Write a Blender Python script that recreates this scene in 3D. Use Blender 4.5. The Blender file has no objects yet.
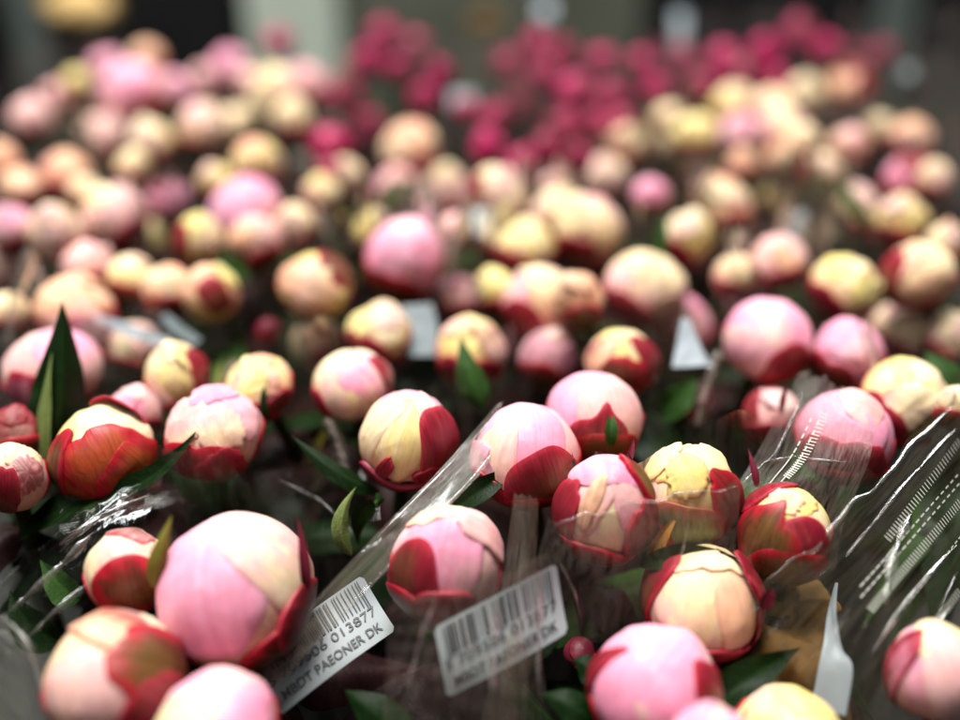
import bpy, math, random
import numpy as np
random.seed(7)
sc = bpy.context.scene
COL = bpy.data.collections.new("market_scene"); sc.collection.children.link(COL)

# ------------------------------------------------------------------ camera frame
F_PX, PITCH, CAM_H = 1000.0, math.atan(0.62), 0.25
CAM = np.array([0.0, 0.0, CAM_H])
RIGHT = np.array([1.0, 0, 0])
FWD = np.array([0, math.cos(PITCH), -math.sin(PITCH)])
UP = np.array([0, math.sin(PITCH), math.cos(PITCH)])
ZUP = np.array([0, 0, 1.0])
def nrm(v):
    v = np.asarray(v, float); return v / max(1e-9, np.linalg.norm(v))
def ray(x, y): return FWD + (x-480)/F_PX*RIGHT - (y-360)/F_PX*UP
def near(t): return t if t > .385 else .385-(.385-t)*.62   # the bed falls off a little towards the viewer
def at_depth(x, y, t): return CAM + ray(x, y)*near(t)
def plane_t(y, h=0.0): return (CAM_H-h)/(math.cos(PITCH)*(y+260)/1000.0)
def at(x, y, h=0.0): return at_depth(x, y, plane_t(y, h))

# ------------------------------------------------------------------ materials
def new_mat(name):
    m = bpy.data.materials.new(name); m.use_nodes = True
    nt = m.node_tree; nt.nodes.clear()
    out = nt.nodes.new('ShaderNodeOutputMaterial')
    return m, nt, out
def N(nt, typ, **kw):
    n = nt.nodes.new(typ)
    for k, v in kw.items():
        if k.startswith('i_'):
            n.inputs[k[2:].replace('_', ' ')].default_value = v
        else: setattr(n, k, v)
    return n
def organic(name, rough, sss, vein_scale, vein_amt, bump, spec=0.35, coat=0.0):
    m, nt, out = new_mat(name); L = nt.links.new
    p = N(nt, 'ShaderNodeBsdfPrincipled')
    p.inputs['Roughness'].default_value = rough
    p.inputs['Specular IOR Level'].default_value = spec
    p.inputs['Coat Weight'].default_value = coat
    p.inputs['Coat Roughness'].default_value = 0.25
    if sss:
        p.inputs['Subsurface Weight'].default_value = sss
        p.inputs['Subsurface Radius'].default_value = (1.0, .45, .35)
        p.inputs['Subsurface Scale'].default_value = 0.0035
    a = N(nt, 'ShaderNodeAttribute', attribute_name='Col')
    uv = N(nt, 'ShaderNodeUVMap', uv_map='UVMap')
    mp = N(nt, 'ShaderNodeMapping'); mp.inputs['Scale'].default_value = vein_scale
    L(uv.outputs['UV'], mp.inputs['Vector'])
    nz = N(nt, 'ShaderNodeTexNoise'); nz.inputs['Scale'].default_value = 1.0; nz.inputs['Detail'].default_value = 5
    nz.inputs['Distortion'].default_value = .6
    L(mp.outputs['Vector'], nz.inputs['Vector'])
    tc = N(nt, 'ShaderNodeTexCoord')
    n2 = N(nt, 'ShaderNodeTexNoise'); n2.inputs['Scale'].default_value = 260; n2.inputs['Detail'].default_value = 4
    L(tc.outputs['Object'], n2.inputs['Vector'])
    r = N(nt, 'ShaderNodeMapRange'); r.inputs['From Min'].default_value = .3; r.inputs['From Max'].default_value = .7
    r.inputs['To Min'].default_value = 1-vein_amt; r.inputs['To Max'].default_value = 1+vein_amt*.6
    L(nz.outputs['Fac'], r.inputs['Value'])
    r2 = N(nt, 'ShaderNodeMapRange'); r2.inputs['From Min'].default_value = .3; r2.inputs['From Max'].default_value = .7
    r2.inputs['To Min'].default_value = .9; r2.inputs['To Max'].default_value = 1.06
    L(n2.outputs['Fac'], r2.inputs['Value'])
    mu = N(nt, 'ShaderNodeMath', operation='MULTIPLY'); L(r.outputs[0], mu.inputs[0]); L(r2.outputs[0], mu.inputs[1])
    vm = N(nt, 'ShaderNodeVectorMath', operation='SCALE'); L(a.outputs['Color'], vm.inputs[0]); L(mu.outputs[0], vm.inputs['Scale'])
    L(vm.outputs[0], p.inputs['Base Color'])
    b = N(nt, 'ShaderNodeBump'); b.inputs['Strength'].default_value = bump; b.inputs['Distance'].default_value = .0006
    L(nz.outputs['Fac'], b.inputs['Height']); L(b.outputs[0], p.inputs['Normal'])
    L(p.outputs[0], out.inputs['Surface'])
    return m
M_PETAL = organic('petal_skin', .5, .2, (34, 2.5, 1), .10, .34, .3)
M_SEPAL = organic('sepal_skin', .40, .05, (30, 3, 1), .28, .4, .35)
M_LEAF = organic('leaf_skin', .40, 0, (7, 34, 1), .3, .5, .09)
M_STEM = organic('stem_skin', .5, 0, (4, 2, 1), .2, .2, .3)

def film_mat(name, haze, haze_col, gloss_rough=.16, wr_scale=90, tint=(.97, .97, .95), stretch=(1, 1, 1), gl=1.0):
    m, nt, out = new_mat(name); L = nt.links.new
    uv = N(nt, 'ShaderNodeUVMap', uv_map='UVMap')
    mp = N(nt, 'ShaderNodeMapping'); mp.inputs['Scale'].default_value = stretch
    L(uv.outputs['UV'], mp.inputs['Vector'])
    nz = N(nt, 'ShaderNodeTexNoise'); nz.inputs['Scale'].default_value = wr_scale; nz.inputs['Detail'].default_value = 5
    nz.inputs['Distortion'].default_value = 1.2
    L(mp.outputs['Vector'], nz.inputs['Vector'])
    bp = N(nt, 'ShaderNodeBump'); bp.inputs['Strength'].default_value = .22; bp.inputs['Distance'].default_value = .0012
    L(nz.outputs['Fac'], bp.inputs['Height'])
    tr = N(nt, 'ShaderNodeBsdfTransparent'); tr.inputs['Color'].default_value = (*tint, 1)
    gs = N(nt, 'ShaderNodeBsdfGlossy'); gs.inputs['Roughness'].default_value = gloss_rough
    L(bp.outputs[0], gs.inputs['Normal'])
    fr = N(nt, 'ShaderNodeFresnel'); fr.inputs['IOR'].default_value = 1.5; L(bp.outputs[0], fr.inputs['Normal'])
    fm = N(nt, 'ShaderNodeMath', operation='MULTIPLY', use_clamp=True); fm.inputs[1].default_value = gl
    L(fr.outputs[0], fm.inputs[0])
    df = N(nt, 'ShaderNodeBsdfDiffuse'); df.inputs['Color'].default_value = (*haze_col, 1)
    tl = N(nt, 'ShaderNodeBsdfTranslucent'); tl.inputs['Color'].default_value = (*haze_col, 1)
    ad = N(nt, 'ShaderNodeMixShader'); ad.inputs[0].default_value = .35
    L(df.outputs[0], ad.inputs[1]); L(tl.outputs[0], ad.inputs[2])
    hr = N(nt, 'ShaderNodeMapRange'); hr.inputs['From Min'].default_value = .3; hr.inputs['From Max'].default_value = .72
    hr.inputs['To Min'].default_value = haze*.12; hr.inputs['To Max'].default_value = haze*1.4
    L(nz.outputs['Fac'], hr.inputs['Value'])
    m1 = N(nt, 'ShaderNodeMixShader'); L(hr.outputs[0], m1.inputs[0]); L(tr.outputs[0], m1.inputs[1]); L(ad.outputs[0], m1.inputs[2])
    m2 = N(nt, 'ShaderNodeMixShader'); L(fm.outputs[0], m2.inputs[0]); L(m1.outputs[0], m2.inputs[1]); L(gs.outputs[0], m2.inputs[2])
    L(m2.outputs[0], out.inputs['Surface'])
    return m
def solid(name, col, rough=.5, var=.12, scale=60, bump=.15, spec=.4):
    m, nt, out = new_mat(name); L = nt.links.new
    p = N(nt, 'ShaderNodeBsdfPrincipled'); p.inputs['Roughness'].default_value = rough; p.inputs['Specular IOR Level'].default_value = spec
    tc = N(nt, 'ShaderNodeTexCoord')
    nz = N(nt, 'ShaderNodeTexNoise'); nz.inputs['Scale'].default_value = scale; nz.inputs['Detail'].default_value = 6
    L(tc.outputs['Object'], nz.inputs['Vector'])
    r = N(nt, 'ShaderNodeMapRange'); r.inputs['From Min'].default_value = .25; r.inputs['From Max'].default_value = .75
    r.inputs['To Min'].default_value = 1-var; r.inputs['To Max'].default_value = 1+var
    L(nz.outputs['Fac'], r.inputs['Value'])
    vm = N(nt, 'ShaderNodeVectorMath', operation='SCALE'); vm.inputs[0].default_value = col; L(r.outputs[0], vm.inputs['Scale'])
    L(vm.outputs[0], p.inputs['Base Color'])
    b = N(nt, 'ShaderNodeBump'); b.inputs['Strength'].default_value = bump; b.inputs['Distance'].default_value = .001
    L(nz.outputs['Fac'], b.inputs['Height']); L(b.outputs[0], p.inputs['Normal'])
    L(p.outputs[0], out.inputs['Surface'])
    return m
M_FILM = film_mat('cellophane_clear', .008, (.36, .30, .26), gloss_rough=.06, wr_scale=3.0, stretch=(9, 2.0, 1), gl=.16)
M_FILM_EDGE = film_mat('cellophane_thin', .15, (.44, .34, .30), gloss_rough=.2, wr_scale=3.0, stretch=(9, 2.0, 1), gl=.03)
M_FILM_SOFT = film_mat('cellophane_far', .06, (.40, .29, .26), gloss_rough=.12, wr_scale=3.0, stretch=(14, 1.4, 1), gl=.25)
M_FILM_BACK = film_mat('cellophane_back', .12, (.44, .33, .31), gloss_rough=.18, wr_scale=3.0, stretch=(16, 1.2, 1), gl=.7)
M_FILM_HAZY = film_mat('cellophane_hazy', .085, (.36, .31, .22), gloss_rough=.12, wr_scale=3.0, stretch=(1.5, 10, 1), gl=.3)
M_FILM_FOLD = film_mat('cellophane_fold', .17, (.48, .40, .32), gloss_rough=.12, wr_scale=3, stretch=(7, 1.5, 1), gl=.2)
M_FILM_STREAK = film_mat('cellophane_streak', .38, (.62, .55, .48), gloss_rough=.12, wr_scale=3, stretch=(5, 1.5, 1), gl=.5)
M_CREASE_GLINT = film_mat('cellophane_crease_glint', .20, (.70, .66, .62), gloss_rough=.16, wr_scale=3, stretch=(1, 2, 1), gl=.8)  # pale haze colour stands for the glints along film folds
M_FILM_MIST = film_mat('cellophane_mist', .13, (.36, .33, .31), gloss_rough=.25, wr_scale=3, stretch=(9, 1.2, 1), gl=.4)
M_PRINT = solid('white_print', (.40, .40, .36), .5, .05)
M_TAG = solid('tag_paper_shaded', (.17, .205, .22), .42, .06, 90, .05)  # white tag paper with half shade put into its colour
M_TAG_LIGHTENED = solid('tag_paper_lightened', (.42, .48, .50), .42, .06, 90, .05)  # same paper, colour lightened to offset the weaker light on it
M_INK = solid('black_ink', (.012, .012, .014), .5, .1)
M_WHITE = solid('white_card', (.30, .35, .39), .45, .05)
M_GREY = solid('grey_card', (.17, .21, .23), .5, .08)
M_KRAFT = solid('kraft_paper_skin', (.15, .078, .020), .75, .45, 130, .4, .2)
M_BLACK = solid('black_plastic', (.012, .013, .014), .45, .2, 20)
M_DARKGREEN = solid('dark_tray', (.012, .014, .010), .6, .3, 30)
M_STEELG = solid('galvanised_metal', (.12, .15, .14), .45, .15, 12)
M_PALE = solid('pale_plastic', (.62, .72, .62), .5, .12, 7)
M_OLIVE = solid('olive_plastic', (.12, .13, .10), .5, .25, 6)
M_TAN = solid('tan_parcel', (.75, .50, .20), .6, .15, 20)
M_CONC = solid('concrete', (.014, .015, .014), .8, .25, 5)

# ------------------------------------------------------------------ mesh helpers
def make_obj(name, V, faces, mat, parent=None, cols=None, uvs=None, smooth=True):
    """V in world space; parented objects are stored relative to their thing."""
    V = np.asarray(V, float)
    off = np.zeros(3)
    if parent is not None: off = np.array(parent.matrix_world.translation) if parent.parent else np.array(parent.location)
    else: off = V.mean(0)
    me = bpy.data.meshes.new(name)
    me.from_pydata((V-off).tolist(), [], faces)
    if cols is not None:
        a = me.color_attributes.new('Col', 'FLOAT_COLOR', 'POINT')
        c4 = np.ones((len(V), 4), np.float32); c4[:, :3] = np.clip(cols, 0, 1)
        a.data.foreach_set('color', c4.ravel())
    if uvs is not None:
        ul = me.uv_layers.new(name='UVMap')
        li = np.empty(len(me.loops), np.int32); me.loops.foreach_get('vertex_index', li)
        ul.data.foreach_set('uv', np.asarray(uvs, np.float32)[li].ravel())
    me.materials.append(mat)
    if smooth: me.polygons.foreach_set('use_smooth', [True]*len(me.polygons))
    me.update()
    o = bpy.data.objects.new(name, me); COL.objects.link(o)
    if parent is not None: o.parent = parent
    else: o.location = off
    return o
def empty(name, loc):
    o = bpy.data.objects.new(name, None); COL.objects.link(o); o.location = tuple(loc); o.empty_display_size = .01
    return o
def tag(o, label, cat, group=None, kind=None):
    if label: o['label'] = label
    if cat: o['category'] = cat
    if group: o['group'] = group
    if kind: o['kind'] = kind
    return o
def grid_faces(nr, nc, closed=False):
    f = []
    for i in range(nr-1):
        for j in range(nc if closed else nc-1):
            j2 = (j+1) % nc
            f.append((i*nc+j, i*nc+j2, (i+1)*nc+j2, (i+1)*nc+j))
    return f
def box(name, lo, hi, mat, parent=None, bev=0.004):
    import bmesh
    bm = bmesh.new(); bmesh.ops.create_cube(bm, size=1)
    lo, hi = np.array(lo), np.array(hi)
    for v in bm.verts: v.co = [(lo[k]+hi[k])/2+v.co[k]*(hi[k]-lo[k]) for k in range(3)]
    bmesh.ops.bevel(bm, geom=bm.edges[:], offset=bev, segments=2, affect='EDGES')
    V = [tuple(v.co) for v in bm.verts]; F = [[v.index for v in f.verts] for f in bm.faces]
    bm.free()
    return make_obj(name, V, F, mat, parent, smooth=False)

# ------------------------------------------------------------------ colours (linear albedo)
K = dict(
    P=((.87, .28, .43), (.95, .45, .60), (.92, .38, .50)),   # pink: low, high, edge
    B=((.86, .42, .40), (.93, .60, .58), (.88, .34, .36)),   # blush
    C=((.90, .66, .36), (.94, .79, .52), (.88, .40, .30)),   # cream
    Y=((.84, .66, .19), (.92, .80, .36), (.66, .22, .10)),   # yellow
    O=((.86, .40, .24), (.92, .60, .40), (.76, .16, .10)),   # peach
    R=((.20, .012, .022), (.31, .015, .032), (.55, .03, .06)), # crimson sepal
    M=((.34, .008, .06), (.50, .02, .12), (.58, .05, .17)),  # magenta crimson (back)
    S=((.085, .030, .013), (.16, .034, .020), (.46, .012, .03)), # sepal: brown body, crimson rim
    A=((.36, .09, .018), (.42, .05, .022), (.46, .012, .025)), # amber-red sepal
    G=((.16, .17, .05), (.24, .25, .08), (.40, .08, .05)),   # olive sepal
    V=((.12, .012, .026), (.18, .018, .036), (.24, .016, .04)),   # dark bract
)
def sstep(a, b, x):
    t = np.clip((x-a)/(b-a), 0, 1); return t*t*(3-2*t)
class Wob:
    """smooth noise on directions: a few random plane waves"""
    def __init__(s, rng, n=7, f=(1.5, 5)):
        s.k = rng.normal(size=(n, 3)); s.k /= np.linalg.norm(s.k, axis=1)[:, None]
        s.k *= rng.uniform(f[0], f[1], (n, 1)); s.p = rng.uniform(0, 6.28, n)
    def __call__(s, D): return np.sin(D@s.k.T+s.p).mean(-1)*1.6

class Bud:
    def __init__(s, key, pos, R, asp, rng, tilt):
        s.pos, s.R, s.rng = np.array(pos), R, rng
        s.toward = nrm(CAM-s.pos)
        s.sr = nrm(np.cross(ZUP, s.toward)); s.su = np.cross(s.toward, s.sr)
        s.axis = nrm(ZUP*1.0+s.sr*tilt[0]+s.toward*tilt[1])
        s.lk = .060; s.bl = rng.uniform(.15, .75); s.el = min(1.28, max(.86, 1+(asp-1)*1.5)); s.eg = rng.uniform(-.10, .11); s.tip = rng.uniform(0, .09); s.fac = rng.integers(5, 8); s.fph = rng.uniform(0, 6.28)
        s.lump = Wob(rng, 6, (1.2, 3.2)); s.fine = Wob(rng, 9, (6, 14)); s.cw = Wob(rng, 8, (2, 6)); s.cf = Wob(rng, 9, (9, 24)); s.sf = rng.uniform(4, 42, 7); s.sp = rng.uniform(0, 6.28, 7)
    def sdir(s, sx, sy):
        q = sx*sx+sy*sy
        if q > .985: f = math.sqrt(.985/q); sx *= f; sy *= f; q = .985
        return nrm(s.sr*sx+s.su*sy+s.toward*math.sqrt(1-q))
    def surf(s, D, off):
        c = D@s.axis
        perp = D-c[:, None]*s.axis
        kz = np.where(c > 0, s.el, .97*min(s.el, 1.06))
        e1 = nrm(np.cross(s.axis, [.3, 1, .1])); az = np.arctan2(D@np.cross(s.axis, e1), D@e1)
        rr = 1+s.lk*s.lump(D)+.012*s.fine(D)-.05*np.clip(-c, 0, 1)**3+s.tip*np.exp(-((1-c)/.06))-s.eg*c+.016*np.cos(s.fac*az+s.fph+1.2*c)*np.sqrt(np.clip(1-c*c, 0, 1))
        return s.pos+s.R*(rr+off)[:, None]*(perp+(c*kz)[:, None]*s.axis)
    def colour(s, kind, kind2, D, rho, v, edge_amt=1.0, u=None):
        lo, hi, ed = (np.array(q) for q in K[kind])
        n = s.cw(D); nf = s.cf(D)
        if u is None: u = D@s.sr
        st = np.zeros(len(D))
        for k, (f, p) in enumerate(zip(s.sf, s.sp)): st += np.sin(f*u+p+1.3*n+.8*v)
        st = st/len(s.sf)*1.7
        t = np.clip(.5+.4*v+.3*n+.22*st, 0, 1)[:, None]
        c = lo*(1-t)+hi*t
        if kind2:
            l2, h2, _ = (np.array(q) for q in K[kind2])
            m = sstep(-.35, .75, n+.2*nf-.45*v+.35*st)[:, None]*.9
            c = c*(1-m)+(l2*.5+h2*.5)*m
        if kind in 'PBCYO':
            h = D@s.axis   # the base of every petal reddens, in streaks
            m = (sstep(-.25, -1.0, h+.14*n+.16*st)*.5+sstep(.35, .95, nf*.6+st*.6)*sstep(.25, .8, rho)*.16*edge_amt)[:, None]
            c = c*(1-m)+np.array((.62, .07, .11))*m
            if kind in 'CYO':
                m = (sstep(-.1, .8, -n*.8+.35*st-.5*h)*s.bl)[:, None]; c = c*(1-m)+np.array((.90, .42, .40))*m
            k = sstep(.45, .9, n-.2*v)[:, None]*.34  # near-white patches paint blown-out highlights into the petal colour
            c = c*(1-k)+np.array((.96, .86, .72))*k
        if kind in 'SAGV':
            e = sstep(.5, .97, rho+.16*nf+.12*n+.1*st)
            if kind in 'SA':
                g = sstep(-.2, .7, -n+.2*nf-.3*v+.3*st)[:, None]*.6
                c = c*(1-g)+np.array((.17, .10, .025) if kind == 'S' else (.42, .17, .03))*g
        elif kind == 'R':
            g = (sstep(-.35, .75, -v*.9+.5*n+.35*st+.2*nf)*sstep(1.02, .62, rho+.1*nf))[:, None]*.88
            c = c*(1-g)+np.array((.17, .062, .028))*g
            g = sstep(.4, .9, -n+.4*st)[:, None]*.35; c = c*(1-g)+np.array((.40, .10, .09))*g
            e = sstep(.82, 1.0, rho+.08*nf)*.6
        elif kind == 'M': e = sstep(.75, 1.0, rho+.1*nf)*.8
        else: e = sstep(.86, 1.0, rho+.09*nf+.06*n)*.5*edge_amt+sstep(.5, .9, nf)*sstep(.8, .98, rho)*.7*edge_amt
        e = np.clip(e, 0, 1)[:, None]
        return c*(1-e)+ed*e
    def core(s, name, parent, k1, k2, seg=40, rings=28):
        th = np.linspace(0, math.pi, rings); ps = np.linspace(0, 2*math.pi, seg, endpoint=False)
        e1 = nrm(np.cross(s.axis, [.3, 1, .1])); e2 = np.cross(s.axis, e1)
        T, P = np.meshgrid(th, ps, indexing='ij'); T = T.ravel(); P = P.ravel()
        D = (np.sin(T)*np.cos(P))[:, None]*e1+(np.sin(T)*np.sin(P))[:, None]*e2+np.cos(T)[:, None]*s.axis
        # spiral petal seams
        sp = (P/(2*math.pi)*5+T*.55) % 1.0
        off = .03*(sp-.5)*np.sin(np.clip(T*1.2, 0, math.pi))
        V = s.surf(D, off)
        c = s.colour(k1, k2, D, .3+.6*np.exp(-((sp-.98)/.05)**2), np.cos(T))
        low = sstep(-.55, -.95, np.cos(T))[:, None]
        c = c*(1-low)+np.array(K['S'][0])*low
        return make_obj(name, V, grid_faces(rings, seg, True), M_PETAL, parent, c, np.c_[P/6.28, T/3.14])
    def patch(s, name, parent, d, A, B, rot, off, kind, kind2=None, style='round', flare=0.0, hi=True, edge_amt=1.0):
        d = nrm(d); rng = s.rng
        ref = s.axis-d*(s.axis@d)
        if np.linalg.norm(ref) < .15: ref = s.su-d*(s.su@d)
        tv = nrm(ref); tu = np.cross(tv, d)
        if tu@s.sr < 0 and d@s.toward > 0: tu = -tu
        r = math.radians(rot); tu, tv = tu*math.cos(r)+tv*math.sin(r), tv*math.cos(r)-tu*math.sin(r)
        seg = 64 if hi else 30
        rho = np.array([0, .2, .4, .58, .74, .86, .94, .985, 1.0, 1.0] if hi else [0, .35, .65, .88, 1.0, 1.0])
        sunk = np.zeros(len(rho)); sunk[-1] = 1
        ps = np.linspace(0, 2*math.pi, seg, endpoint=False)
        O = np.ones(seg)
        am = dict(round=.05, wavy=.075, point=.045, frill=.08)[style]; lift = rng.uniform(-.018, .018); cru = dict(round=.004, wavy=.009, point=.004, frill=.014)[style]*(0 if kind in 'SRAVG' else 1)+(.003 if kind in 'SRAVG' else 0)
        for k in range(2, 6): O += am*rng.uniform(-1, 1)*np.sin(k*ps+rng.uniform(0, 6.28))
        if style in ('wavy', 'frill'):
            for k in range(8, 21 if style == 'frill' else 14): O += (.03 if style == 'frill' else .014)*rng.uniform(-1, 1)*np.sin(k*ps+rng.uniform(0, 6.28))
            O -= (.16 if style == 'frill' else .10)*np.exp(-((ps-math.pi/2-rng.uniform(-.6, .6))/.13)**2)
        if style == 'point':
            x = np.abs(ps-math.pi/2); O = O*(1-.10*np.exp(-((x-.5)/.3)**2))+.30*np.exp(-(x/.16)**2)
        Rr, Pp = np.meshgrid(rho, ps, indexing='ij'); SK = np.repeat(sunk, seg); OO = np.tile(O, len(rho))
        R1 = Rr.ravel(); P1 = Pp.ravel()
        a = np.radians(A)*np.cos(P1)*R1*OO; b = np.radians(B)*np.sin(P1)*R1*OO
        g = np.sqrt(a*a+b*b)+1e-9
        D = np.cos(g)[:, None]*d+np.sin(g)[:, None]*((a/g)[:, None]*tu+(b/g)[:, None]*tv)
        v = np.sin(P1)*R1
        uu_ = np.cos(P1)*R1; of = off+.006*np.sin(5*uu_+off*140+2*v)*(1-.4*v)+.004*np.sin(13*uu_+off*77+1.5*v)+lift*uu_+cru*s.cf(D*1.3)+.007*(kind in 'SRAVG')-.02*sstep(.9, 1.0, R1)*.6
        fl = flare*sstep(.1, 1.0, v)*(1+.25*s.cf(D))
        of = of+fl
        thick = .022 if flare > .05 else .05
        of = np.where(SK > 0, (of-thick) if flare > .05 else of-.5*(off+.05), of)
        V = s.surf(D, of)
        if flare > .05:   # inner wall back down so the raised tip has two sides
            back = np.arange(len(rho)-2, -1, -1)
            Vb = [s.surf(D[i*seg:(i+1)*seg], of[i*seg:(i+1)*seg]-.022) for i in back if i > 0]
            Db = np.vstack([D]+[D[i*seg:(i+1)*seg] for i in back if i > 0])
            R1 = np.concatenate([R1]+[np.full(seg, rho[i]) for i in back if i > 0])
            v = np.concatenate([v]+[v[i*seg:(i+1)*seg] for i in back if i > 0])
            P1 = np.concatenate([P1]+[ps for i in back if i > 0])
            V = np.vstack([V]+Vb); D = Db
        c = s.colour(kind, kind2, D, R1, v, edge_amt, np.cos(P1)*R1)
        nr = len(V)//seg
        m = M_SEPAL if kind in 'SAGVRM' else M_PETAL
        return make_obj(name, V, grid_faces(nr, seg, True), m, parent, c, np.c_[.5+.5*np.cos(P1)*R1, .5+.5*v])

def bez(p0, p1, p2, t):
    t = np.asarray(t)[:, None]; return (1-t)**2*np.array(p0)+2*t*(1-t)*np.array(p1)+t*t*np.array(p2)
def tube(name, pts, r0, r1, mat, parent, c0, c1, seg=8):
    pts = np.asarray(pts); n = len(pts); V = []; 
    T = np.gradient(pts, axis=0); 
    for i in range(n):
        t = nrm(T[i]); a = nrm(np.cross(t, [.31, .8, .2])); b = np.cross(t, a); r = r0+(r1-r0)*i/(n-1)
        for j in range(seg):
            q = 2*math.pi*j/seg; V.append(pts[i]+r*(a*math.cos(q)+b*math.sin(q)))
    cols = np.repeat(np.linspace(0, 1, n), seg)[:, None]; cols = np.array(c0)*(1-cols)+np.array(c1)*cols
    uv = np.c_[np.tile(np.arange(seg)/seg, n), np.repeat(np.linspace(0, 1, n), seg)]
    return make_obj(name, V, grid_faces(n, seg, True), mat, parent, cols, uv)
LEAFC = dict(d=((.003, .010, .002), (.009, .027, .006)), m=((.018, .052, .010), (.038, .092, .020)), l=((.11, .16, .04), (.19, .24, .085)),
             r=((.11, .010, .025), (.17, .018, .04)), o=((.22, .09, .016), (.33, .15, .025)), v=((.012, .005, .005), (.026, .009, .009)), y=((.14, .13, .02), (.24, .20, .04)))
def leaf(name, parent, p0, p1, p2, width, side, kind='d', fold=.5, n=18, m=9, under='l', wav=.06, rng=random):
    """lance-shaped blade along a curve; side = the direction its width spans; fold = keel depth"""
    t = np.linspace(0, 1, n); C = bez(p0, p1, p2, t); T = np.gradient(C, axis=0)
    w = width*.5*np.clip((np.sin(np.pi*t**.8)**.75), .03, 1)*(1-.55*t**3); w[-1] = width*.01
    u = np.linspace(-1, 1, m); V = []; cc = []; uv = []
    lo, hi = (np.array(q) for q in LEAFC[kind]); ph = rng.uniform(0, 6)
    for i in range(n):
        tt = nrm(T[i]); s_ = nrm(np.asarray(side)-tt*(np.asarray(side)@tt)); nn = np.cross(tt, s_)
        for q in u:
            ruf = wav*w[i]*math.sin(t[i]*17+ph+q)*abs(q)**2
            V.append(C[i]+s_*q*w[i]*math.cos(fold*.8)+nn*(abs(q)**1.3*w[i]*math.sin(fold)+ruf))
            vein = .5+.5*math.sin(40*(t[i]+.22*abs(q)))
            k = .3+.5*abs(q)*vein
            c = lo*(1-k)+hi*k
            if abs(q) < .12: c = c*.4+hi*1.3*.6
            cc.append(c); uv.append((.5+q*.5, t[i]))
    return make_obj(name, V, grid_faces(n, m), M_LEAF, parent, np.array(cc), np.array(uv))

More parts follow.
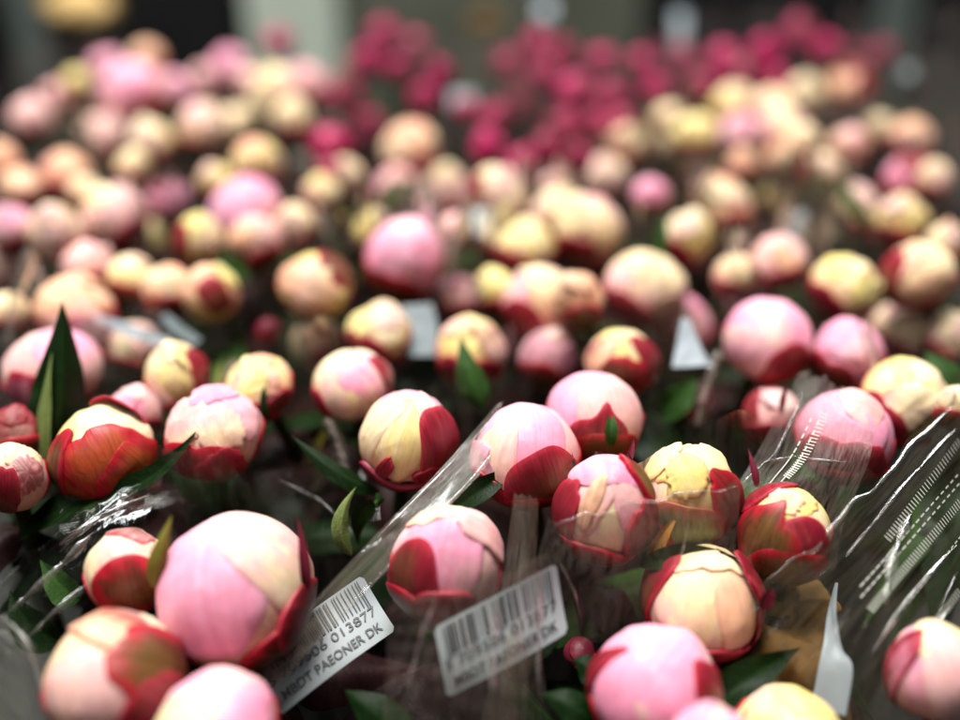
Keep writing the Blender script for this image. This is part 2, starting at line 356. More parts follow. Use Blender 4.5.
# ------------------------------------------------------------------ the buds
# x, y, width (px of the photo), aspect, petal kinds, where the red shows, label
GB = 'peony buds packed in wrapped bunches'
ROWS = [
 # --- front rows, with their own petals further down
 ('b1', 235, 591, 152, 1.03, 'P', 'C', '', 'largest bud, smooth pink petal with cream flank and dark red sepal, in the front row'),
 ('b2', 128, 572, 84, 1.12, 'C', 'B', '', 'cream topped bud with red brown sepal half hidden behind the largest pink bud'),
 ('b3', 118, 677, 136, .97, 'O', 'C', '', 'peach bud with red blotched right flank just below the largest pink bud'),
 ('b4', 216, 735, 128, 1.0, 'B', 'P', '', 'pale pink bud cut off by the bottom edge, beside the peach bud'),
 ('b5', 448, 563, 115, 1.07, 'B', 'P', '', 'pink bud with pointed crimson sepal standing between the two white barcode tags'),
 ('b6', 700, 606, 118, .93, 'C', 'O', '', 'creamy peach bud with ragged crimson sepals and a pink flared tip at its right'),
 ('b7', 655, 688, 132, .98, 'P', 'B', '', 'smooth pink bud with crimson flanks in front of the creamy peach bud'),
 ('b8', 785, 530, 91, 1.09, 'Y', 'C', '', 'small round cream yellow bud clasped by large dark crimson sepals beside the hazy film'),
 ('b9', 690, 493, 98, 1.15, 'Y', 'C', '', 'crinkled pale yellow bud with red flecked petal edges, film over its lower half'),
 ('b10', 603, 511, 96, 1.15, 'C', 'B', '', 'cream bud with pink crown and orange streak beside the crinkled yellow bud'),
 ('b11', 527, 457, 105, 1.02, 'P', 'B', '', 'pink bud with dark red sepal and a small crumpled petal above two dark leaves'),
 ('b12', 594, 420, 97, 1.0, 'P', 'B', '', 'soft pink bud behind the crumpled petal bud, with green brown sepal tip in front'),
 ('b13', 409, 440, 96, 1.03, 'C', 'Y', '', 'sharp yellow and pink striped bud with crimson right petal in the centre'),
 ('b14', 352, 387, 78, .96, 'C', 'B', '', 'blurred pinkish cream bud with red on both flanks behind the sharp striped bud'),
 ('b15', 214, 434, 98, .93, 'B', 'P', '', 'pale pink bud with rumpled top and dark red sepal at its lower left'),
 ('b16', 101, 450, 98, .95, 'Y', 'C', '', 'cream yellow bud cupped by a big orange red sepal beside the tall upright leaf'),
 ('b17', 54, 374, 96, .90, 'B', 'P', '', 'pink and peach bud behind the tall upright leaf'),
 ('b18', 14, 478, 66, 1.25, 'C', 'B', '', 'cream and pink rumpled bud cut off by the left edge'),
 ('b19', 136, 412, 54, 1.0, 'P', 'B', 'b', 'dull pink bud peeping out behind the orange red cupped bud'),
 ('b20', 177, 376, 63, 1.06, 'C', 'Y', 'r', 'cream bud with soft pink base and red right edge above the rumpled pale pink bud'),
 ('b21', 259, 389, 76, .90, 'Y', 'O', 'b', 'blurred straw yellow bud with a thin leaf tip in front'),
 ('b22', 845, 438, 98, .95, 'P', 'B', '', 'pink bud with crimson sepal under film edge printed with white dashes'),
 ('b23', 905, 402, 86, 1.0, 'Y', 'C', 'bl', 'large cream yellow bud at the right behind the dashed film'),
 ('b24', 847, 358, 72, .98, 'P', 'P', 'bl', 'round pink bud beside the larger pink bud and above the cream yellow one'),
 ('b25', 767, 343, 90, .95, 'P', 'B', '', 'big bright pink blurred bud with dark sepal low on its right'),
 ('b26', 622, 362, 72, .95, 'Y', 'C', '', 'small pale yellow bud ringed by red sepals next to the white paper corner'),
 ('b27', 934, 676, 98, 1.05, 'B', 'P', '', 'pink bud with cream crown behind film at the lower right edge'),
 ('b28', 788, 740, 108, .97, 'Y', 'B', 'n', 'yellow cream bud cut off by the bottom edge near the curled white slip'),
 ('b29', 712, 752, 92, .95, 'P', 'B', 'n', 'pink bud barely rising over the bottom edge between pink and yellow neighbours'),
 ('b30', 956, 408, 44, 1.1, 'C', 'C', 'n', 'cream bud cut by the right edge beside the large cream yellow bud'),
 # --- middle
 ('c1', 470, 350, 68, 1.0, 'Y', 'O', 'b', 'yellow capped bud with dark red rim, a dark leaf standing in front of it'),
 ('c2', 379, 331, 67, .85, 'Y', 'C', 'bl', 'lemon yellow bud beside the grey rounded tag'),
 ('c3', 539, 306, 76, 1.05, 'B', 'C', 'bl', 'pink cream bud with a pale pointed crown and deep red base in the middle'),
 ('c4', 580, 303, 50, 1.25, 'O', 'C', 'n', 'dull peach cream bud tucked behind the pointed pink cream bud'),
 ('c5', 497, 294, 42, 1.1, 'Y', 'C', 'b', 'small yellow cream bud just behind the pointed pink cream bud'),
 ('c6', 642, 289, 80, .80, 'C', 'B', 'bl', 'wide cream and peach bud with red base above the small red ringed bud'),
 ('c7', 404, 264, 79, .97, 'P', 'P', 'n', 'vivid mauve pink round bud above the lemon yellow bud'),
 ('c8', 316, 288, 72, .85, 'Y', 'O', 'tr', 'yellow bud with orange top and red shoulder left of the mauve pink bud'),
 ('c9', 375, 231, 44, 1.0, 'Y', 'Y', 'n', 'small greenish yellow bud touching the mauve pink bud from behind'),
 ('c10', 213, 297, 58, 1.0, 'O', 'Y', 'c', 'orange peach bud with red heart facing forward'),
 ('c11', 268, 331, 27, 1.0, 'V', 'V', 'n', 'tiny closed dark red bud in the shade under the yellow and orange bud'),
 ('c12', 525, 249, 60, .9, 'Y', 'C', 'bl', 'yellow cream bud with red base left of the pink cream pair'),
 ('c13', 591, 236, 68, 1.05, 'B', 'C', 'bl', 'pink cream blurred bud with red lower left, in the middle cluster'),
 ('c14', 556, 216, 54, .95, 'B', 'C', 'n', 'pale pinkish bud at the rear of the middle cluster'),
 ('c15', 496, 201, 57, 1.1, 'C', 'B', 'l', 'cream pink bud with a small white slip leaning on it'),
 ('c16', 688, 240, 48, 1.2, 'Y', 'C', 'bl', 'slim yellow bud beside the green leaf tip in the middle distance'),
 ('c17', 721, 207, 64, .92, 'C', 'O', 'n', 'broad beige cream bud behind the slim yellow bud'),
 ('c18', 733, 278, 42, 1.1, 'C', 'O', 'b', 'small beige bud with red foot above the big bright pink bud'),
 ('c19', 776, 264, 56, .9, 'B', 'O', 'br', 'dusky pink bud veiled by film above the big bright pink bud'),
 ('c20', 843, 290, 75, .85, 'C', 'Y', 'bl', 'wide greenish cream bud above the two round pink buds'),
 ('c21', 918, 278, 72, .82, 'C', 'O', 'l', 'cream bud with orange left side behind film near the right edge'),
 ('c22', 901, 222, 56, 1.0, 'Y', 'O', 'b', 'yellow crowned bud with orange red base under the rosy red bud'),
 ('c23', 912, 179, 52, .85, 'P', 'R', 'n', 'rosy red bud right above the yellow crowned bud'),
 ('c24', 849, 146, 42, .9, 'O', 'B', 'b', 'peachy red bud in the right back, left of a pair of peach buds'),
 ('c25', 820, 177, 42, 1.1, 'C', 'O', 'l', 'beige pink bud beside a slanting green leaf at the right'),
 ('c26', 852, 87, 46, .88, 'O', 'R', 'br', 'salmon red round bud at the far right back beside the dark red flowers'),
 ('c27', 805, 98, 42, .95, 'C', 'C', 'n', 'cream bud left of the salmon red round bud'),
 ('c28', 879, 129, 32, 1.0, 'C', 'O', 'n', 'small beige bud between peach buds in the right back'),
 ('c29', 911, 139, 46, .9, 'O', 'B', 'bl', 'peach pink bud right of the small beige bud'),
 ('c30', 733, 106, 46, .85, 'Y', 'C', 'n', 'pale yellow bud topping the back right cluster'),
 ('c31', 770, 111, 44, .9, 'C', 'Y', 'n', 'yellow cream bud right of the topmost pale yellow bud'),
 ('c32', 742, 135, 46, 1.0, 'P', 'B', 'n', 'pink bud in the heart of the back right cluster'),
 ('c33', 781, 132, 48, 1.0, 'B', 'C', 'b', 'whitish pink bud beside the pink heart of the back right cluster'),
 ('c34', 803, 142, 36, 1.0, 'C', 'C', 'n', 'dull cream bud at the right end of the back cluster'),
 ('c35', 696, 135, 44, .85, 'Y', 'O', 'b', 'yellow bud with orange foot at the left of the back right cluster'),
 ('c36', 669, 120, 36, .9, 'C', 'C', 'n', 'faded cream bud left of the back right cluster'),
 ('c37', 629, 146, 40, .95, 'C', 'O', 'b', 'solitary peach cream bud below the dark red flowers'),
 ('c38', 651, 196, 38, 1.0, 'P', 'O', 'b', 'small rosy bud under film left of the beige cream bud'),
 ('c39', 409, 148, 60, .9, 'O', 'C', 'b', 'orange peach bud with red underside above green leaves in front of dark red flowers'),
 ('c40', 345, 176, 36, 1.1, 'C', 'C', 'n', 'small cream bud below left of the orange peach bud'),
 ('c41', 322, 194, 38, 1.0, 'C', 'Y', 'n', 'small cream bud left of another cream one and right of the straw coloured bud'),
 ('c42', 247, 210, 74, .72, 'P', 'P', 'n', 'wide candy pink bud lying over a peach one on the left'),
 ('c43', 255, 243, 56, 1.0, 'B', 'O', 'n', 'peach pink bud directly under the wide candy pink bud'),
 ('c44', 200, 241, 48, 1.05, 'Y', 'C', 'l', 'greenish yellow bud left of the peach pink bud'),
 ('c45', 295, 228, 46, 1.2, 'C', 'B', 'n', 'greenish cream bud veiled by film right of the candy pink bud'),
 ('c46', 114, 223, 62, 1.0, 'B', 'C', 'br', 'salmon and cream bud with red lower right on the left side'),
 ('c47', 58, 238, 58, 1.05, 'C', 'B', 'n', 'creamy white bud left of the salmon and cream bud'),
 ('c48', 13, 229, 50, .95, 'P', 'B', 'b', 'pink bud at the left edge beside the creamy white bud'),
 ('c49', 86, 267, 52, .95, 'B', 'O', 'b', 'pale peach bud below the creamy white bud'),
 ('c50', 75, 307, 78, .88, 'O', 'C', 'n', 'large peach orange bud behind the tip of the tall upright leaf'),
 ('c51', 131, 277, 54, .95, 'C', 'Y', 'n', 'cream yellow bud right of the pale peach bud'),
 ('c52', 168, 289, 54, 1.0, 'C', 'O', 'n', 'peachy cream bud left of the orange bud with a red heart'),
 ('c53', 8, 313, 44, 1.0, 'C', 'Y', 'n', 'cream bud behind film at the left edge'),
 ('c54', 21, 187, 44, .85, 'O', 'Y', 'n', 'orange peach bud near the left edge above the pink one'),
 ('c55', 67, 178, 52, .95, 'O', 'P', 'bl', 'coral pink bud with dark red foot in the upper left'),
 ('c56', 85, 192, 34, 1.0, 'C', 'Y', 'n', 'pale yellow bud tucked at the right of the coral pink bud'),
 ('c57', 3, 165, 36, 1.0, 'O', 'O', 'n', 'peach bud half outside the left edge'),
 ('c58', 151, 146, 44, 1.0, 'C', 'Y', 'n', 'tan cream bud below the big pink cluster'),
 ('c59', 134, 166, 36, .95, 'C', 'Y', 'n', 'small tan cream bud at the lower left of its tan twin'),
 ('c60', 203, 131, 54, .95, 'C', 'B', 'n', 'bright cream bud at the lower right of the big pink cluster'),
 ('c61', 236, 126, 42, 1.0, 'C', 'Y', 'n', 'beige bud right of the bright cream bud'),
 ('c62', 259, 163, 53, .95, 'Y', 'O', 'n', 'straw gold bud above the wide candy pink bud'),
 ('c63', 216, 183, 38, 1.0, 'Y', 'C', 'n', 'small pale yellow bud left of the straw gold bud'),
 ('c64', 132, 97, 76, .95, 'P', 'O', 'n', 'large pink blurred bud with orange base in the upper left cluster'),
 ('c65', 174, 91, 46, .95, 'P', 'P', 'n', 'hot pink bud on the right of the upper left cluster'),
 ('c66', 108, 68, 38, .9, 'P', 'B', 'n', 'mauve pink bud on the left shoulder of the upper left cluster'),
 ('c67', 147, 59, 34, 1.0, 'O', 'C', 'n', 'peach bud crowning the upper left cluster'),
 ('c68', 229, 66, 38, .85, 'P', 'B', 'n', 'lone pink bud at the back between the pink cluster and the cream group'),
 ('c69', 79, 84, 32, .95, 'Y', 'C', 'n', 'pale yellow bud left of the upper left pink cluster'),
 ('c70', 57, 99, 36, .9, 'B', 'R', 'l', 'rosy red bud next to the pale yellow bud at the upper left'),
 ('c71', 31, 124, 42, 1.2, 'B', 'C', 'n', 'greyish pink bud wrapped in film in the upper left corner'),
 ('c72', 277, 88, 46, .95, 'C', 'Y', 'n', 'cream bud in the back group left of the dark red flowers'),
 ('c73', 306, 90, 46, 1.0, 'B', 'P', 'br', 'pinkish bud in the back group touching the dark red flowers'),
 ('c74', 292, 122, 42, 1.0, 'C', 'Y', 'n', 'yellowish cream bud at the foot of the back group'),
 ('c75', 250, 86, 36, 1.0, 'B', 'C', 'n', 'faint peach bud at the left of the back group'),
 ('c76', 166, 203, 36, 1.3, 'P', 'V', 'n', 'dusky mauve bud inside film right of the salmon and cream bud'),
 ('c77', 15, 432, 56, .9, 'R', 'B', 'n', 'red topped bud at the left edge above the rumpled cream and pink one'),
 ('c78', 580, 652, 34, 1.0, 'V', 'V', 'n', 'tiny dark cherry red bud low between the second barcode tag and the pink bud'),
 ('c79', 693, 402, 46, 1.0, 'V', 'B', 'n', 'dim dark pink bud in the shade below the white paper corner'),
 ('c80', 770, 415, 56, 1.0, 'B', 'R', 'b', 'dim red brown bud under film left of the dashed pink bud'),
 ('c81', 555, 192, 36, 1.0, 'C', 'B', 'n', 'faint cream bud behind the middle cluster'),
 ('c82', 452, 232, 34, 1.3, 'B', 'C', 'n', 'faint pinkish bud behind film right of the mauve pink bud'),
 ('c83', 935, 182, 36, 1.1, 'C', 'B', 'n', 'faint beige bud right of the rosy red bud'),
 ('c84', 945, 245, 40, 1.1, 'C', 'O', 'n', 'faint beige bud beside the yellow crowned bud at the right edge'),
 ('c85', 780, 160, 36, 1.0, 'O', 'C', 'b', 'faint peach bud under the whitish pink bud'),
 ('c86', 745, 165, 38, 1.0, 'O', 'B', 'n', 'faint brownish pink bud under the pink heart of the back right cluster'),
]
CRIM = [(495,121,34),(488,148,36),(521,168,36),(545,76,34),(576,98,38),(607,100,36),(562,130,38),(594,128,34),(328,148,44),(344,102,40),(425,99,32),(368,64,32),
 (384,36,30),(440,76,28),(416,44,26),(601,60,30),(640,66,30),(655,92,32),(701,92,34),(742,74,36),(766,60,34),(778,86,32),(801,36,34),(826,52,30),(850,56,28),(878,58,28),
 (538,46,28),(563,58,28),(278,42,28),(620,124,34),(466,112,26),(722,64,30),(686,66,26),(508,64,26),(398,70,26),(575,160,34),(548,152,32),(330,172,30)]
for i, (x, y, w) in enumerate(CRIM):
    ROWS.append(('m%d' % i, x, y, w, random.uniform(.92, 1.15), 'M', 'M', 'n', 'small deep crimson bud among the blurred dark red flowers at the back'))

C3 = lambda *a: a
# per-bud petals: (part, sx, sy, half-width deg, half-height deg, rot, kind, kind2, style, flare)
CUSTOM = {
 'b1': [('petal', -.35, -.62, 56, 40, 20, 'B', 'O', 'round', 0), ('petal', .15, .93, 34, 24, 0, 'P', 'C', 'round', .0), ('petal', -.42, .12, 52, 58, 4, 'P', None, 'round', 0),
        ('petal', .74, .30, 40, 60, -8, 'B', 'C', 'round', 0), ('sepal', .40, -.88, 34, 30, 30, 'S', None, 'round', 0), ('sepal', .86, -.56, 30, 42, 48, 'R', 'S', 'round', .0)],
 'b2': [('petal', -.2, .35, 60, 55, 0, 'C', 'B', 'round', 0), ('petal', .3, .9, 40, 25, 0, 'R', 'B', 'round', 0), ('sepal', -.05, -.5, 55, 46, -10, 'S', None, 'round', .0)],
 'b3': [('petal', -.3, .3, 60, 60, 0, 'O', 'C', 'round', 0), ('petal', -.6, -.25, 40, 50, 10, 'B', 'O', 'round', 0), ('petal', .1, .8, 50, 22, 0, 'O', 'R', 'round', .02), ('sepal', .68, -.1, 36, 54, 18, 'S', None, 'wavy', 0), ('sepal', .42, -.62, 30, 34, 20, 'R', None, 'wavy', 0)],
 'b4': [('petal', -.3, .5, 50, 60, 0, 'B', 'C', 'round', 0), ('petal', .3, .6, 55, 50, -20, 'P', 'B', 'wavy', .02), ('petal', -.6, .25, 30, 50, 0, 'C', None, 'round', 0)],
 'b5': [('petal', .5, -.2, 44, 66, 0, 'B', 'C', 'round', 0), ('petal', -.12, .2, 46, 58, 0, 'P', 'B', 'round', 0), ('petal', .0, .88, 42, 20, 0, 'C', 'B', 'wavy', .0), ('petal', .7, .5, 22, 38, 0, 'B', 'P', 'wavy', .03),
        ('sepal', -.66, -.44, 34, 50, 12, 'R', 'S', 'round', 0), ('sepal', -.1, -.82, 34, 26, 0, 'R', 'S', 'round', 0), ('sepal', -.62, -.82, 40, 32, 0, 'S', None, 'round', 0)],
 'b6': [('petal', .2, .15, 66, 64, 0, 'C', 'B', 'round', 0), ('petal', .72, -.1, 26, 50, 0, 'O', 'B', 'round', 0), ('petal', .1, .85, 44, 20, 0, 'C', None, 'frill', .02), ('sepal', -.95, .08, 22, 58, 10, 'R', 'S', 'round', 0.0),
        ('sepal', .25, -.9, 60, 24, 0, 'R', None, 'frill', .02), ('sepal', .99, -.1, 14, 44, 0, 'R', 'P', 'point', .12), ('sepal', .70, .62, 16, 24, 30, 'R', None, 'wavy', .10)],
 'b7': [('petal', .45, .1, 48, 60, 0, 'B', 'P', 'round', 0), ('petal', -.12, .2, 58, 62, 0, 'P', None, 'round', 0), ('sepal', .98, -.1, 27, 56, 0, 'R', None, 'round', .02), ('sepal', -.99, -.1, 13, 56, 0, 'R', None, 'round', .0)],
 'b8': [('petal', .15, .4, 66, 52, 0, 'Y', 'C', 'round', 0), ('petal', .75, .05, 30, 60, 0, 'C', None, 'round', 0), ('petal', .2, .62, 34, 22, 10, 'Y', None, 'frill', .015), ('petal', -.15, .58, 26, 20, 0, 'C', 'Y', 'frill', .015), ('sepal', -.58, .78, 46, 22, 28, 'R', None, 'round', .0),
        ('sepal', .38, -.42, 44, 42, 10, 'R', 'S', 'round', 0), ('sepal', -.42, -.40, 46, 46, -8, 'S', None, 'point', 0), ('sepal', .2, -.85, 50, 34, 0, 'S', None, 'round', 0)],
 'b9': [('petal', -.3, -.05, 44, 54, 0, 'C', 'B', 'wavy', 0), ('petal', .25, .15, 44, 50, 0, 'Y', 'C', 'wavy', 0), ('petal', -.25, .52, 40, 34, 20, 'Y', None, 'frill', .02), ('petal', .3, .66, 40, 26, -10, 'C', 'Y', 'frill', .02), ('petal', -.7, .5, 24, 30, 0, 'C', 'Y', 'frill', .03),
        ('petal', -.1, .22, 24, 24, 20, 'Y', 'C', 'frill', .02), ('sepal', -.05, -.8, 52, 36, 0, 'G', None, 'round', 0), ('sepal', .86, -.2, 24, 50, 12, 'S', None, 'wavy', .0), ('sepal', -.7, -.75, 34, 36, 0, 'S', None, 'round', .0)],
 'b10': [('petal', .1, -.1, 48, 66, 0, 'C', None, 'round', 0), ('petal', -.42, .15, 30, 52, 8, 'B', 'O', 'wavy', 0), ('petal', .55, .15, 24, 46, 0, 'B', 'P', 'wavy', 0), ('petal', .0, .72, 46, 26, 0, 'P', 'B', 'round', .02), ('petal', -.25, .05, 9, 34, 8, 'O', None, 'wavy', 0.0),
         ('sepal', -.86, -.36, 26, 56, 10, 'R', 'S', 'wavy', 0), ('sepal', .82, -.42, 28, 42, -10, 'R', 'S', 'wavy', 0), ('sepal', -.1, -.95, 46, 26, 0, 'S', None, 'round', 0), ('sepal', .62, .50, 10, 26, -30, 'S', None, 'point', .0)],
 'b11': [('petal', .5, .15, 46, 62, 0, 'B', 'P', 'round', 0), ('petal', -.1, .25, 52, 62, 0, 'P', None, 'round', 0), ('petal', -.6, -.3, 30, 56, 0, 'B', 'C', 'round', 0), ('petal', -.84, -.22, 22, 28, 0, 'P', 'B', 'frill', .05), ('sepal', -.7, -.62, 30, 24, 0, 'R', None, 'wavy', .03),
         ('sepal', .38, -.58, 46, 44, 4, 'R', 'S', 'round', 0), ('sepal', .1, -.95, 40, 26, 0, 'S', None, 'round', 0)],
 'b12': [('petal', -.1, .4, 66, 50, 10, 'P', 'B', 'round', .0), ('petal', -.35, -.15, 50, 50, 0, 'P', None, 'round', 0), ('petal', .45, .0, 46, 60, 0, 'B', 'P', 'round', 0), ('sepal', .12, -.45, 36, 36, 0, 'R', 'P', 'point', 0), ('sepal', .25, -.72, 42, 36, 0, 'S', 'G', 'round', 0)],
 'b13': [('petal', .15, -.1, 46, 66, 0, 'O', 'C', 'round', 0), ('petal', .1, .72, 44, 30, 0, 'P', 'B', 'wavy', .0), ('petal', -.36, -.1, 38, 58, 6, 'Y', 'C', 'round', 0), ('petal', -.80, .1, 22, 56, 0, 'C', None, 'round', 0), ('petal', .5, .25, 16, 44, -12, 'B', 'C', 'wavy', .02),
         ('sepal', .72, -.28, 34, 54, -8, 'R', None, 'round', .02), ('sepal', .3, -.70, 16, 10, 20, 'R', None, 'wavy', 0), ('sepal', -.55, -.60, 8, 30, -20, 'R', None, 'wavy', 0), ('sepal', .0, -1.0, 70, 26, 0, 'V', None, 'round', .04)],
 'b14': [('petal', -.1, .3, 60, 60, 0, 'C', 'B', 'round', 0), ('petal', .4, .3, 40, 50, 0, 'P', 'C', 'round', 0), ('sepal', -.85, -.5, 26, 36, 0, 'R', None, 'round', 0), ('sepal', .95, .15, 22, 46, 0, 'R', 'B', 'round', 0)],
 'b15': [('petal', .3, -.3, 60, 60, 0, 'C', 'B', 'round', 0), ('petal', -.25, .2, 52, 50, 0, 'B', 'C', 'wavy', .02), ('petal', .3, .42, 44, 44, 0, 'P', 'B', 'frill', .03), ('petal', -.55, .45, 30, 36, 20, 'B', 'C', 'frill', .05), ('petal', .15, .1, 26, 26, 0, 'B', 'C', 'frill', .03), ('petal', .1, .86, 26, 18, 0, 'P', None, 'frill', .04),
         ('sepal', -.42, -.62, 50, 36, 0, 'S', 'R', 'wavy', 0), ('sepal', .05, -.72, 28, 30, 0, 'R', None, 'wavy', 0)],
 'b16': [('petal', -.5, .3, 44, 60, 0, 'Y', 'C', 'round', 0), ('petal', .2, .62, 50, 36, 0, 'C', 'Y', 'round', 0), ('petal', .7, .1, 34, 44, 0, 'C', None, 'frill', .02), ('sepal', .58, .82, 36, 20, -28, 'R', None, 'round', .22), ('sepal', -.55, -.72, 40, 44, -20, 'A', 'S', 'round', 0),
         ('sepal', .02, -.22, 54, 44, 0, 'A', None, 'wavy', .0), ('sepal', .5, -.6, 44, 40, 14, 'A', 'S', 'round', 0), ('sepal', -.9, -.1, 16, 50, 0, 'S', None, 'round', 0)],
 'b17': [('petal', -.2, .3, 60, 60, 0, 'B', 'C', 'round', 0), ('petal', .5, .2, 44, 60, 0, 'P', 'B', 'round', 0), ('sepal', -.6, -.5, 40, 46, -14, 'R', 'P', 'round', 0), ('sepal', -.1, -.9, 46, 26, 0, 'S', None, 'round', 0)],
 'b18': [('petal', .0, .2, 60, 56, 0, 'C', 'B', 'frill', 0), ('petal', .5, .35, 34, 34, 0, 'C', None, 'frill', .04), ('petal', .4, -.1, 34, 30, 0, 'B', 'R', 'frill', .03), ('sepal', -.6, -.4, 40, 50, 0, 'R', None, 'wavy', 0)],
 'b22': [('petal', .55, .1, 46, 62, 0, 'P', 'B', 'round', 0), ('petal', -.2, .3, 58, 54, 0, 'P', None, 'round', 0), ('petal', .2, .8, 34, 26, 0, 'B', 'P', 'wavy', .02), ('sepal', .0, -.55, 52, 36, 0, 'R', 'S', 'wavy', 0), ('sepal', .1, -.9, 60, 26, 0, 'S', None, 'round', 0)],
 'b25': [('petal', -.2, .3, 62, 60, 0, 'P', None, 'round', 0), ('petal', .45, .2, 46, 56, 0, 'P', 'B', 'round', 0), ('petal', -.5, -.4, 46, 44, 0, 'B', 'P', 'round', 0), ('sepal', .58, -.5, 36, 36, 10, 'R', 'S', 'round', 0), ('sepal', .5, -.85, 44, 30, 0, 'S', 'G', 'round', 0)],
 'b26': [('petal', .0, .4, 66, 50, 0, 'Y', 'C', 'frill', 0), ('petal', .3, .5, 40, 40, 0, 'C', 'Y', 'frill', .03), ('petal', -.4, .4, 36, 36, 0, 'Y', None, 'frill', .03), ('sepal', .0, -.42, 54, 36, 0, 'S', 'R', 'wavy', .0), ('sepal', -.8, .0, 26, 50, 0, 'O', 'R', 'round', 0), ('sepal', .85, .1, 22, 52, 0, 'R', None, 'round', 0)],
 'b27': [('petal', -.1, -.1, 60, 66, 0, 'P', 'B', 'round', 0), ('petal', .1, .75, 56, 36, 0, 'C', 'Y', 'wavy', .03), ('petal', .5, .0, 40, 60, 0, 'B', None, 'round', 0), ('sepal', -.8, -.2, 22, 56, 0, 'R', 'P', 'round', 0)],
 'c3': [('petal', -.2, .2, 50, 62, 0, 'B', 'P', 'point', 0), ('petal', .45, .2, 40, 60, 0, 'O', 'C', 'point', .03), ('petal', .25, .55, 24, 44, 0, 'C', None, 'point', .05), ('sepal', -.5, -.55, 42, 38, -10, 'R', None, 'round', 0), ('sepal', .5, -.85, 40, 24, 0, 'O', 'R', 'round', 0)],
}
RED = {'b': [(0, -.75, 56, 34)], 'bl': [(-.5, -.62, 46, 38)], 'br': [(.5, -.62, 46, 38)], 'l': [(-.85, -.15, 28, 52)], 'r': [(.85, .0, 28, 56)], 't': [(.0, .75, 40, 22)],
       'tr': [(.6, .6, 34, 30)], 'c': [(.1, .0, 30, 40)], 'n': [], '': []}

FILL = dict(C=('dim cream bud sunk between taller buds in the blurred back half', 'C', 'B'), B=('dim pinkish bud sunk between taller buds in the blurred back half', 'B', 'P'),
            Y=('dim yellowish bud sunk between taller buds in the blurred back half', 'Y', 'C'), M=('dark crimson bud sunk low among the blurred dark red flowers', 'M', 'V'))
frng = random.Random(11); taken = [(r[1], r[2], r[3]) for r in ROWS]; sunk_keys = set(); tries = 0
while len(sunk_keys) < 40 and tries < 6000:
    tries += 1; x = frng.uniform(-5, 965); y = 75+285*frng.random()**1.25
    w = (.138*(y+260))*frng.uniform(.62, .95)
    if any(math.hypot(x-a, (y-b)*1.1) < .42*(w+c) for a, b, c in taken): continue
    red = (330 < x < 625 and y < 175) or (625 < x < 890 and y < 75)
    if (x > 810 and y < 210) or (x < 80 and y < 150): continue
    if red and frng.random() < .55: taken.append((x, y, w)); continue
    k = 'M' if red else frng.choice('CCBBY'); nm = 'f%d' % len(sunk_keys)
    taken.append((x, y, w)); sunk_keys.add(nm)
    ROWS.append((nm, x, y, w, frng.uniform(.85, 1.15), FILL[k][1], FILL[k][2], 'n' if k == 'M' else frng.choice(['b', 'bl', 'br', 'n']), FILL[k][0]))
# settle positions along each bud's own sight line so that no two buds sit in each other
items = []
for r in ROWS:
    key, x, y, w = r[:4]
    rr = np.random.default_rng(abs(hash(key)) % 1000 if False else sum(ord(c)*(i+7) for i, c in enumerate(key)))
    t = plane_t(y, -rr.uniform(.020, .036) if key in sunk_keys else 0)*(1+rr.uniform(-.02, .02))
    items.append([key, x, y, w, t, rr])
front = {'b2': .355, 'b19': .445, 'c77': .425, 'c78': .385, 'c79': .48, 'c80': .46, 'c11': .52, 'b29': .30, 'b28': .30, 'b1': .325, 'b4': .292, 'b3': .315}
for it in items:
    if it[0] in front: it[4] = front[it[0]]
for _ in range(40):
    P = np.array([at_depth(i[1], i[2], i[4]) for i in items]); Rr = np.array([i[3]*near(i[4])/F_PX/2 for i in items])
    for a in range(len(items)):
        dv = P-P[a]; d = np.linalg.norm(dv, axis=1); ov = (Rr+Rr[a])*.97-d; ov[a] = -1
        for b in np.nonzero(ov > 0)[0]:
            if b < a: continue
            s = 1 if items[a][4] >= items[b][4] else -1
            k = min(.006, ov[b]*.5)
            for idx, sg in ((a, s), (b, -s)):
                nt = items[idx][4]+sg*k; t0 = plane_t(items[idx][2])
                items[idx][4] = min(max(nt, t0*.9), t0*1.13)
POS = {}
